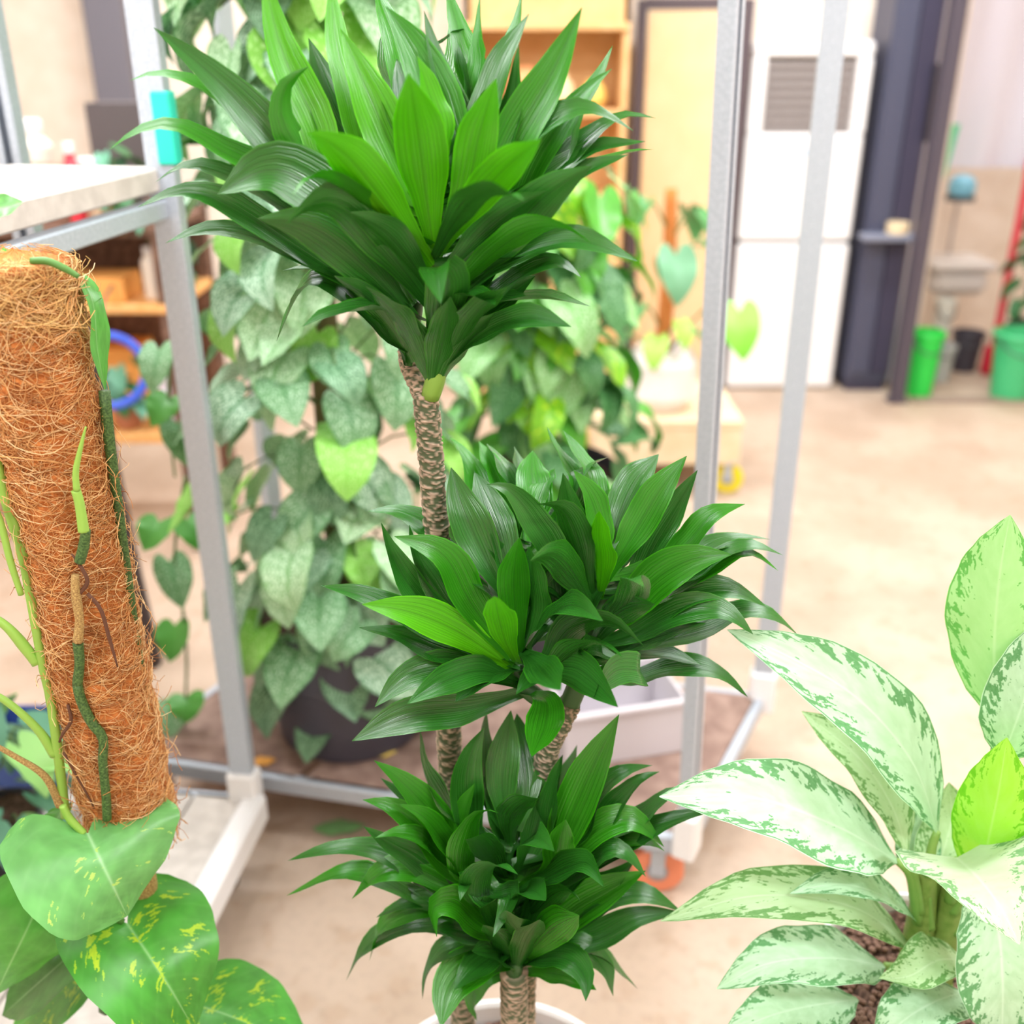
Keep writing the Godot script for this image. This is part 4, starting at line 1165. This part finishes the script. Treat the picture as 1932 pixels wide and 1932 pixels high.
	tag(part("tape_roll", lathe([[0.02, 0.0], [0.05, 0.0], [0.053, 0.004], [0.053, 0.05], [0.05, 0.054], [0.02, 0.054], [0.02, 0.0]], 26), mat("tan_tape", c8(226, 206, 170), 0.5), self, Vector3(b0.x + 0.12, 0.8155, -5.075)), "roll of tan parcel tape on the dark cupboard ledge", "tape roll")
	# passage frame
	var p0 := at_h(1690, 757, 0.0)
	t = thing("passage_frame", "dark steel post at the edge of the passage to the wash area", "door frame", Vector3(p0.x, 0, p0.z))
	part("post", box(Vector3(0.06, 2.9, 0.08), 0.006), mat("charcoal_steel", c8(76, 70, 82), 0.45), t, Vector3(0, 1.45, 0))
	struct("trim_1", box(Vector3(1.55, 0.012, 0.08), 0.002), mat("brown_steel", c8(150, 130, 118), 0.5), Vector3(p0.x + 0.86, 0.0061, p0.z))
	part("foot_plate", box(Vector3(0.09, 0.012, 0.09), 0.002), mats["charcoal_steel"], t, Vector3(0, 0.0061, 0))
	var wl := thing("sliding_panel", "narrow pale grey sliding panel between dark cupboard and passage post", "panel", Vector3(p0.x + 0.115, 0, p0.z - 0.34))
	part("panel", box(Vector3(0.11, 1.9, 0.03), 0.004), mat("lavender_grey", c8(196, 194, 206), 0.4), wl, Vector3(0, 0.951, 0))
	part("edge_bar", box(Vector3(0.03, 2.2, 0.05), 0.004), mats["charcoal_steel"], wl, Vector3(-0.07, 1.1, 0))
	# wash area
	var sk := at_d(1806, 505, 5.85)
	t = thing("wall_sink", "grey wall-hung sink with two pipes above", "sink", Vector3(sk.x, 0, -5.9))
	part("basin", box(Vector3(0.36, 0.05, 0.34), 0.015), mat("basin_grey", c8(214, 208, 204), 0.3), t, Vector3(0, sk.y + 0.02, 0))
	part("bowl", box(Vector3(0.32, 0.14, 0.3), 0.04), mats["basin_grey"], t, Vector3(0, sk.y - 0.07, 0))
	for s in [-0.07, 0.06]:
		part("pipe", tube([Vector3(s, sk.y + 0.02, -0.24), Vector3(s, sk.y + 0.25, -0.24), Vector3(s, sk.y + 0.48, -0.22)], [0.012, 0.012, 0.012], 8, 10), mat("pipe_grey", c8(190, 180, 176), 0.4), t)
	part("drain", tube([Vector3(0, sk.y - 0.12, 0), Vector3(0, sk.y - 0.35, 0), Vector3(0, 0.05, -0.1)], [0.02, 0.02, 0.02], 8, 10), mats["pipe_grey"], t)
	var hd := at_d(1815, 352, 5.95)
	t = thing("tap_cover", "pale blue rounded tap cover above the sink pipes", "cover", hd)
	part("shell", lathe([[0.0, -0.05], [0.06, -0.05], [0.075, -0.02], [0.07, 0.03], [0.04, 0.06], [0.0, 0.065]], 24), mat("sky_blue_plastic", c8(128, 196, 224), 0.4), t)
	part("rim", lathe([[0.055, -0.075], [0.08, -0.075], [0.08, -0.05], [0.055, -0.05], [0.055, -0.075]], 24), mats["dark_grey_plastic"], t)
	var sh0 := at_d(1806, 60, 5.75)
	var sh1 := at_d(1806, 318, 5.75)
	var sheet := thing("plastic_sheet", "pale lavender plastic sheet hanging over the wash area wall", "sheet", Vector3(sh0.x, sh1.y, -5.8))
	var rows := []
	for i in 8:
		var row := PackedVector3Array()
		for j in 30:
			row.append(Vector3(j * 0.035, (sh0.y - sh1.y + 0.5) * (1.0 - i / 7.0), 0.02 * sin(j * 0.9 + i * 0.2)))
		rows.append(row)
	part("drape", grid_mesh(rows, false), mat("lavender_sheet", c8(222, 220, 236), 0.35), sheet)
	part("hanging_rod", tube([Vector3(-0.02, sh0.y - sh1.y + 0.5, 0), Vector3(0.5, sh0.y - sh1.y + 0.5, 0), Vector3(1.05, sh0.y - sh1.y + 0.5, 0)], [0.012, 0.012, 0.012], 8, 6), mats["dark_grey_plastic"], sheet)
	var gb := at_d(1764, 285, 5.6)
	t = thing("green_basket", "turquoise green plastic basket hung beside the lavender sheet", "basket", gb)
	part("body", lathe([[0.0, -0.13], [0.07, -0.13], [0.1, 0.12], [0.105, 0.13], [0.09, 0.13], [0.06, -0.11], [0.0, -0.11]], 24), mat("turquoise_plastic", c8(34, 206, 150), 0.4), t)
	part("hanger", tube([Vector3(0, 0.12, -0.09), Vector3(0, 0.2, -0.2), Vector3(0, 0.24, -0.5)], [0.005, 0.005, 0.005], 6, 8), mats["dark_grey_plastic"], t)
	bucket("green_bucket", "bright green bucket standing just inside the passage post", at_h(1732, 746, 0.0), 0.08, 0.34, mat("bright_green_plastic", c8(40, 206, 74), 0.4))
	bucket("black_bucket", "black bucket standing beneath the wall sink", at_h(1816, 698, 0.0), 0.085, 0.22, mat("black_bucket_plastic", c8(58, 54, 64), 0.5))
	bucket("emerald_bucket", "wide emerald bucket beside the red-handled broom", at_h(1905, 748, 0.0), 0.13, 0.34, mat("emerald_plastic", c8(70, 188, 124), 0.4))
	bucket("white_jug", "white plastic jug on the floor below the sink", at_h(1778, 690, 0.0) + Vector3(0, 0, -0.1), 0.055, 0.36, mat("jug_white", c8(226, 226, 216), 0.4))
	bucket("grey_jug", "tall grey plastic jug standing next to the bright green bucket", at_h(1772, 718, 0.0), 0.06, 0.2, mat("jug_grey", c8(176, 178, 176), 0.4))
	var br0 := at_h(1866, 706, 0.0)
	t = thing("broom", "red-handled broom leaning beside the emerald bucket", "broom", br0)
	var tip := at_d(1946, 300, 5.75) - br0
	part("handle", tube([tip * 0.14, tip * 0.5, tip], [0.022, 0.022, 0.022], 10, 8), mat("red_plastic", c8(226, 52, 70), 0.4), t)
	part("head", box(Vector3(0.1, 0.16, 0.06), 0.015), mat("crimson_plastic", c8(206, 30, 60), 0.45), t, Vector3(0, 0.081, 0))
	var gp := at_d(1950, 520, 5.4)
	t = thing("shade_plant", "dark green leafy plant in a black pot at the passage wall", "plant", Vector3(gp.x + 0.05, 0, gp.z))
	part("pot", pot_mesh(0.12, 0.09, 0.3, 0.006, 0.003), mat("black_plastic", c8(66, 64, 76), 0.45), t)
	part("soil", soil_mesh(0.113, 29), mats["potting_soil"], t, Vector3(0, 0.27, 0))
	climber(t, Vector3.ZERO, 0.3, 1.15, 0.14, 0.1, 46, [heart_variant(0.12, 0.085, 0.5, 0.2, 0.3)], [mat("deep_leaf", c8(48, 104, 56), 0.5)], 1.0, mat("satin_vine", c8(96, 128, 76), 0.6))
	part("stem", tube([Vector3(0, 0.25, 0), Vector3(0.01, 0.7, 0), Vector3(0, 1.15, 0)], [0.012, 0.01, 0.006], 8, 10), mats["satin_vine"], t)
	# wooden dolly with the white planter
	var dl := at_h(1262, 850, 0.2)
	var pale := mottled("pale_pine", c8(234, 212, 176), c8(240, 220, 188), 1.0, 0.7, 0.0, 83)
	t = thing("wooden_dolly", "pale pine box dolly on yellow caster wheels by the trolley", "dolly", Vector3(dl.x, 0, dl.z - 0.3), 0.0)
	part("top", box(Vector3(0.58, 0.03, 0.55), 0.004), pale, t, Vector3(0, 0.295, 0))
	part("front_board", box(Vector3(0.57, 0.15, 0.02), 0.003), pale, t, Vector3(0, 0.204, 0.26))
	part("side_board", box(Vector3(0.02, 0.15, 0.5), 0.003), pale, t, Vector3(-0.275, 0.204, 0))
	part("side_board", box(Vector3(0.02, 0.15, 0.5), 0.003), pale, t, Vector3(0.275, 0.204, 0))
	part("back_board", box(Vector3(0.57, 0.15, 0.02), 0.003), pale, t, Vector3(0, 0.204, -0.26))
	for s in [-1.0, 1.0]:
		for z in [-0.2, 0.24]:
			wheel(t, Vector3(s * 0.25, 0.062, z), 0.062, mat("yellow_tyre", c8(232, 212, 30), 0.5), mat("grey_hub", c8(150, 150, 155), 0.5), 1.35)
	var pp := Vector3(dl.x - 0.02, 0.311, dl.z - 0.22)
	t = thing("potted_monstera", "young monstera on an orange moss stick in a white faceted planter", "plant", pp)
	part("pot", lathe([[0.0, 0.0], [0.1, 0.0], [0.15, 0.06], [0.15, 0.19], [0.11, 0.24], [0.09, 0.24], [0.08, 0.2], [0.0, 0.2]], 8), mat("chalk_white", c8(244, 238, 238), 0.6), t)
	part("moss_stick", tube([Vector3(0, 0.18, 0), Vector3(0.01, 0.5, 0), Vector3(0, 0.84, 0)], [0.03, 0.03, 0.022], 10, 14), mats["coir_mat"], t)
	var mons := heart_variant(0.2, 0.16, 0.5, 0.2, 0.4)
	for q in [[0.8, -0.9, 0.6, "n"], [0.76, 0.9, 0.6, "n"], [0.62, 0.1, 0.95, "p"], [0.64, 1.3, 0.7, "n"], [0.42, -0.9, 0.55, "n"], [0.36, 0.4, 0.5, "y"], [0.3, -0.3, 0.6, "y"], [0.75, 2.4, 0.7, "n"], [0.55, 2.9, 0.8, "n"], [0.3, 1.4, 0.6, "n"], [0.28, -1.6, 0.7, "n"]]:
		var o := part("leaf", mons, {"n": mat("monstera_green", c8(84, 150, 84), 0.45), "p": mat("monstera_grey_green", c8(110, 166, 126), 0.45), "y": mat("monstera_lime", c8(170, 222, 96), 0.45)}[q[3]], t)
		var out := Vector3(sin(q[1]), 0, cos(q[1]))
		var face := (out + Vector3(0, 0.4, 0)).normalized()
		var dn := (Vector3.DOWN - face * Vector3.DOWN.dot(face)).normalized()
		o.transform = Transform3D(Basis(dn.cross(face) * -1.0, -dn, face) * q[2], Vector3(0, q[0], 0) + out * 0.13)
		part("petiole", tube([Vector3(0, q[0] - 0.12, 0), Vector3(0, q[0] - 0.01, 0) + out * 0.08, Vector3(0, q[0], 0) + out * 0.13], [0.006, 0.005, 0.004], 6, 6), mats["satin_vine"], t)
	for q in [[1392,632, 1.55, 0.0]]:
		var e := at_d(q[0], q[1], 3.55) - pp
		var o := part("leaf", mons, mat("bright_leaf", c8(140, 228, 76), 0.45), t)
		o.transform = Transform3D(Basis(Vector3(0.9, 0.1, 0.2).normalized(), Vector3(-0.1, 0.95, -0.3).normalized(), Vector3(-0.2, 0.3, 0.93).normalized()) * 0.85, e + Vector3(0, 0.08, 0))
		part("petiole", tube([Vector3(0.02, 0.22, 0), Vector3(0.15, 0.42, 0.1), e + Vector3(0, 0.08, 0)], [0.006, 0.005, 0.004], 6, 10), mats["satin_vine"], t)
func bucket(called: String, label: String, at: Vector3, r: float, h: float, m: Material) -> void:
	var t := thing(called, label, "bucket" if called.ends_with("bucket") else "jug", at)
	part("body", lathe([[0.0, 0.0], [r * 0.74, 0.0], [r * 0.76, 0.008], [r * 0.97, h * 0.92], [r * 1.06, h * 0.92], [r * 1.08, h * 0.97], [r, h], [r * 0.93, h], [r * 0.7, 0.012], [0.0, 0.012]], 30), m, t)
	part("handle", tube([Vector3(-r, h * 0.95, 0), Vector3(-r * 0.8, h * 0.78, r * 0.9), Vector3(0, h * 0.7, r * 1.12), Vector3(r * 0.8, h * 0.78, r * 0.9), Vector3(r, h * 0.95, 0)], [0.004, 0.004, 0.004], 6, 16), mats["dark_grey_plastic"], t)

# ---------- clutter beyond the trolleys ----------
func make_clutter() -> void:
	var dkw := mottled("dark_timber", c8(96, 70, 58), c8(136, 102, 84), 3.0, 0.7, 0.0, 91)
	var org := mottled("orange_pine", c8(236, 168, 96), c8(248, 194, 128), 3.0, 0.65, 0.0, 92)
	var x0 := -2.35
	var x1 := -1.08
	var t := thing("timber_rack", "dark timber rack crowded with pots and cartons behind the trolleys", "rack", Vector3((x0 + x1) / 2, 0, -3.5))
	var w := x1 - x0
	for s in [-1.0, 1.0]:
		for z in [-0.22, 0.22]:
			part("upright", box(Vector3(0.05, 1.2, 0.05), 0.004), dkw, t, Vector3(s * (w / 2 - 0.025), 0.6, z))
	for h in [0.42, 0.86, 1.1]:
		part("shelf", box(Vector3(w, 0.03, 0.5), 0.004), org if h < 0.9 else dkw, t, Vector3(0, h, 0))
	part("back_board", box(Vector3(w, 0.75, 0.02), 0.002), dkw, t, Vector3(0, 0.78, -0.24))
	var carton := func(called: String, label: String, px: float, py: float, d: float, s: Vector3, h: float, m: Material) -> void:
		var p := at_d(px, py, d)
		var c := thing(called, label, "box", Vector3(p.x, h + 0.001, -d))
		part("body", box(s, 0.004), m, c, Vector3(0, s.y / 2, 0))
		part("flap", box(Vector3(s.x * 0.98, 0.006, s.z * 0.48), 0.001), m, c, Vector3(0, s.y + 0.0035, s.z * 0.25))
		part("flap", box(Vector3(s.x * 0.98, 0.006, s.z * 0.48), 0.001), m, c, Vector3(0, s.y + 0.0035, -s.z * 0.25))
	carton.call("orange_carton", "orange carton on the rack's lowest shelf", 228, 690, 3.6, Vector3(0.2, 0.22, 0.18), 0.435, mat("carton_orange", c8(246, 178, 96), 0.7))
	carton.call("tan_carton", "wide tan carton beside the orange one on the rack", 112, 690, 3.6, Vector3(0.2, 0.26, 0.18), 0.435, mat("carton_tan", c8(232, 176, 120), 0.7))
	carton.call("brown_carton", "brown carton on top of the dark timber rack", 80, 290, 3.44, Vector3(0.16, 0.16, 0.16), 1.115, mat("carton_brown", c8(158, 118, 98), 0.75))
	carton.call("peach_carton", "small peach carton between the rack shelves", 188, 545, 3.36, Vector3(0.22, 0.07, 0.18), 0.876, mat("carton_peach", c8(246, 172, 92), 0.7))
	carton.call("black_carton", "square black carton on top of the dark timber rack", 226, 190, 3.62, Vector3(0.18, 0.34, 0.16), 1.115, mat("carton_black", c8(84, 76, 78), 0.6))
	var jar := func(called: String, label: String, cat: String, px: float, d: float, h: float, r: float, tall: float, m: Material) -> void:
		var c := thing(called, label, cat, Vector3(at_d(px, 300, d).x, h + 0.001, -d))
		part("body", lathe([[0.0, 0.0], [r * 0.9, 0.0], [r, 0.006], [r, tall * 0.8], [r * 0.6, tall * 0.92], [r * 0.6, tall], [0.0, tall]], 24), m, c)
		part("cap", lathe([[0.0, tall * 0.98], [r * 0.66, tall * 0.98], [r * 0.66, tall * 1.1], [r * 0.6, tall * 1.12], [0.0, tall * 1.12]], 20), mats["white_plastic"], c)
	jar.call("cream_canister", "squat cream canister on top of the dark rack", "canister", 172, 3.4, 1.115, 0.07, 0.17, mat("cream_plastic", c8(246, 226, 190), 0.5))
	jar.call("white_canister", "white canister near the rack's outer edge", "canister", 62, 3.65, 1.115, 0.07, 0.26, mat("canister_white", c8(246, 234, 220), 0.5))
	jar.call("white_bottle", "white bottle standing on the middle rack shelf", "bottle", 256, 3.34, 0.876, 0.03, 0.15, mat("canister_white", c8(246, 234, 220), 0.5))
	jar.call("red_bottle", "small red bottle standing on top of the rack", "bottle", 132, 3.28, 1.115, 0.025, 0.22, mat("red_plastic", c8(226, 52, 70), 0.4))
	jar.call("lilac_bottle", "pale lilac bottle on the lowest rack shelf", "bottle", 256, 3.32, 0.435, 0.04, 0.17, mat("lilac_plastic", c8(226, 216, 226), 0.5))
	for q in [[236, 3.3, 1.115, 0.07, "small blue-green leafy plant on top of the rack"], [196, 3.4, 0.435, 0.07, "dark blue-green leafy plant on the lowest rack shelf"], [322, 3.58, 0.876, 0.05, "green leafy plant on the middle rack shelf"]]:
		var c := thing("small_potted_plant", q[4], "plant", Vector3(at_d(q[0], 400, q[1]).x, q[2] + 0.001, -q[1] + 0.06), 0.0, "small plants on the rack")
		part("pot", pot_mesh(0.05, 0.038, 0.08, 0.004, 0.002), mat("terracotta", c8(196, 132, 104), 0.8), c)
		climber(c, Vector3.ZERO, 0.08, 0.2, q[3], q[3] * 0.7, 16, [heart_variant(0.08, 0.06, 0.5, 0.2, 0.3)], [mat("bluegreen_leaf", c8(96, 156, 128), 0.5), mat("deep_leaf", c8(48, 104, 56), 0.5)], 1.0, mat("satin_vine", c8(96, 128, 76), 0.6))
	# blue hoop hanging on the rack
	var hp := at_d(205, 700, 3.12)
	var ring := TorusMesh.new()
	ring.inner_radius = 0.096
	ring.outer_radius = 0.124
	t = thing("blue_hoop", "thick blue plastic hoop hanging on the rack front", "hoop", hp)
	part("ring", ring, mat("blue_plastic", c8(58, 92, 208), 0.4), t).rotation = Vector3(PI / 2 - 0.2, 0.3, 0)
	part("hook", tube([Vector3(0, 0.1, 0), Vector3(0, 0.2, -0.04), Vector3(0, 0.24, -0.14)], [0.004, 0.004, 0.004], 6, 8), mats["dark_grey_plastic"], t)
	# black pipe standing on the floor
	var bp := at_h(278, 1252, 0.0)
	t = thing("black_pipe", "black drain pipe standing upright on the floor beside the coir pole", "pipe", bp)
	part("pipe", tube([Vector3(0, 0.001, 0), Vector3(-0.03, 0.4, -0.02), Vector3(-0.06, 0.95, -0.05)], [0.042, 0.042, 0.042], 20, 14), mat("black_pipe_plastic", c8(62, 50, 52), 0.5), t)
	part("collar", tube([Vector3(-0.058, 0.9, -0.048), Vector3(-0.06, 0.93, -0.05), Vector3(-0.062, 0.96, -0.052)], [0.047, 0.047, 0.047], 20, 4), mats["black_pipe_plastic"], t)
	# things on the display trolley's base, seen past the coir pole
	var tr := at_h(60, 1420, 0.19)
	t = thing("blue_tray", "dark blue plastic tray on the timber trolley base", "tray", Vector3(tr.x, 0.171, tr.z))
	var blue := mat("deep_blue_plastic", c8(58, 84, 150), 0.45)
	part("base", box(Vector3(0.2, 0.01, 0.2), 0.003), blue, t, Vector3(0, 0.006, 0))
	for s in [-1.0, 1.0]:
		part("side", box(Vector3(0.2, 0.07, 0.01), 0.003), blue, t, Vector3(0, 0.04, s * 0.1))
		part("side", box(Vector3(0.01, 0.07, 0.2), 0.003), blue, t, Vector3(s * 0.1, 0.04, 0))
	var lp := at_h(20, 1600, 0.2)
	t = thing("potted_seedling", "small pale green seedling plant on the timber trolley base", "plant", Vector3(lp.x, 0.171, lp.z))
	part("pot", pot_mesh(0.07, 0.055, 0.12, 0.004, 0.002), mat("black_plastic", c8(66, 64, 76), 0.45), t)
	part("soil", soil_mesh(0.065, 39), mats["potting_soil"], t, Vector3(0, 0.105, 0))
	climber(t, Vector3.ZERO, 0.13, 0.36, 0.14, 0.1, 26, [heart_variant(0.11, 0.085, 0.5, 0.2, 0.3)], [mat("soft_leaf", c8(150, 206, 120), 0.5), mat("bluegreen_leaf", c8(96, 156, 128), 0.5)], 1.0, mat("satin_vine", c8(96, 128, 76), 0.6))
	# dark grey pillar against the wall
	var pl0 := at_d(160, 75, 5.2)
	var pl1 := at_d(232, 75, 5.2)
	t = thing("grey_pillar", "square dark grey pillar against the peach wall", "pillar", Vector3((pl0.x + pl1.x) / 2, 0, -5.32))
	part("shaft", box(Vector3(pl1.x - pl0.x, 3.0, 0.2), 0.006), mat("slate_grey", c8(108, 106, 116), 0.6), t, Vector3(0, 1.51, 0))
	part("plinth", box(Vector3(pl1.x - pl0.x + 0.04, 0.1, 0.22), 0.004), mats["slate_grey"], t, Vector3(0, 0.051, 0))

func ceiling_light(at: Vector3, label: String, energy: float) -> void:
	var t := thing("ceiling_light", label, "light", at, 0.0, "ceiling light panels")
	part("housing", box(Vector3(1.3, 0.06, 0.42), 0.006), mats["enamel_white"], t, Vector3(0, -0.031, 0))
	var glow := mat("lit_diffuser", Color.WHITE, 0.6)
	glow.emission_enabled = true
	glow.emission = Color(0.98, 0.99, 1.0)
	glow.emission_energy_multiplier = 3.0
	part("diffuser", box(Vector3(1.22, 0.012, 0.34), 0.003), glow, t, Vector3(0, -0.066, 0))
	var l := AreaLight3D.new()
	l.name = "panel_light"
	l.area_size = Vector2(1.2, 0.32)
	l.light_color = Color(0.98, 0.99, 1.0)
	l.light_energy = energy
	l.area_range = 14.0
	l.area_attenuation = 2.0
	l.shadow_enabled = true
	l.position = Vector3(0, -0.085, 0)
	l.rotation.x = -PI / 2
	t.add_child(l, true)

func _ready() -> void:
	rng.seed = 20240
	# --- camera ---
	var cam := Camera3D.new()
	cam.name = "camera"
	cam.position = cam_pos
	cam.rotation.x = -deg_to_rad(24.0)
	var lens := CameraAttributesPhysical.new()
	lens.frustum_focal_length = 24.0
	lens.frustum_focus_distance = 1.03
	lens.exposure_aperture = 1.8
	cam.attributes = lens
	cam.fov = 53.1301
	cam.current = true
	add_child(cam)
	# --- air and exposure ---
	var we := WorldEnvironment.new()
	we.name = "environment"
	var env := Environment.new()
	env.background_mode = Environment.BG_COLOR
	env.background_color = Color(0.9, 0.92, 0.95)
	env.tonemap_mode = Environment.TONE_MAPPER_LINEAR
	env.tonemap_exposure = 1.1
	env.sdfgi_enabled = true
	env.ssao_enabled = true
	env.ssil_enabled = true
	we.environment = env
	add_child(we)
	# --- lamps ---
	mat("enamel_white", c8(244, 244, 246), 0.35)
	var rows_ := ["behind the viewer", "over the three foreground plants", "over the satin pothos trolley", "over the pine dolly and timber rack"]
	var cols_ := ["over the display trolley side", "over the open floor side"]
	for r in 4:
		for c in 2:
			ceiling_light(Vector3(-1.2 + c * 2.5, 3.0, 0.5 - r * 1.55), "white ceiling light panel %s, %s" % [rows_[r], cols_[c]], 3.9)
	ceiling_light(Vector3(3.0, 3.0, -5.9), "white ceiling light panel in the wash area beyond the passage", 2.0)
	# --- the room ---
	var wall := mottled("peach_wall", c8(236, 220, 204), c8(242, 228, 214), 0.6, 0.85, 0.0, 101)
	var ceil_ := mat("ceiling_white", c8(240, 238, 234), 0.9)
	struct("floor", box(Vector3(7.4, 0.1, 9.0), 0.0), floor_mat(), Vector3(0.2, -0.05, -2.1))
	struct("ceiling", box(Vector3(7.4, 0.1, 9.0), 0.0), ceil_, Vector3(0.2, 3.05, -2.1))
	struct("wall_back", box(Vector3(5.6, 3.0, 0.12), 0.0), wall, Vector3(-0.6, 1.5, -5.52))
	struct("wall_passage", box(Vector3(0.12, 3.0, 0.9), 0.0), wall, Vector3(2.14, 1.5, -5.96))
	struct("wall_far", box(Vector3(1.8, 3.0, 0.12), 0.0), wall, Vector3(3.0, 1.5, -6.4))
	struct("wall_left", box(Vector3(0.12, 3.0, 9.0), 0.0), wall, Vector3(-3.4, 1.5, -2.1))
	struct("wall_right", box(Vector3(0.12, 3.0, 9.0), 0.0), wall, Vector3(3.8, 1.5, -2.1))
	struct("wall_front", box(Vector3(7.4, 3.0, 0.12), 0.0), wall, Vector3(0.2, 1.5, 2.4))
	# --- plants in front, largest first ---
	make_dracaena()
	make_pothos()
	make_aglaonema()
	# --- trolleys and what stands behind ---
	make_trolleys()
	var sp := at_h(648, 1436, 0.17)
	make_satin_pothos(Vector3(sp.x, 0.171, sp.z - 0.15))
	var bc := at_d(1012, 700, 2.75)
	make_back_climber(Vector3(bc.x, 0.0, -2.75))
	make_back()
	make_clutter()
func floor_mat() -> StandardMaterial3D:
	var m := mat("concrete_floor", Color.WHITE, 0.6)
	var a := noise(111, 0.006, 5)
	var b := noise(112, 0.03, 4)
	var c := noise(113, 0.11, 2)
	var f := func(u: float, v: float) -> Color:
		var x := u * 1024.0
		var y := v * 1024.0
		var k := 0.5 + 0.5 * a.get_noise_2d(x, y)
		var col := c8(184, 162, 142).lerp(c8(200, 179, 160), smoothstep(0.25, 0.7, k))
		col = col.lerp(c8(168, 138, 112), 0.3 * smoothstep(0.18, 0.5, b.get_noise_2d(x, y)))
		return col.darkened(0.06 * maxf(0.0, c.get_noise_2d(x, y)))
	m.albedo_texture = tex(640, 640, f)
	m.uv1_triplanar = true
	m.uv1_world_triplanar = true
	m.uv1_scale = Vector3.ONE * 0.31
	return m
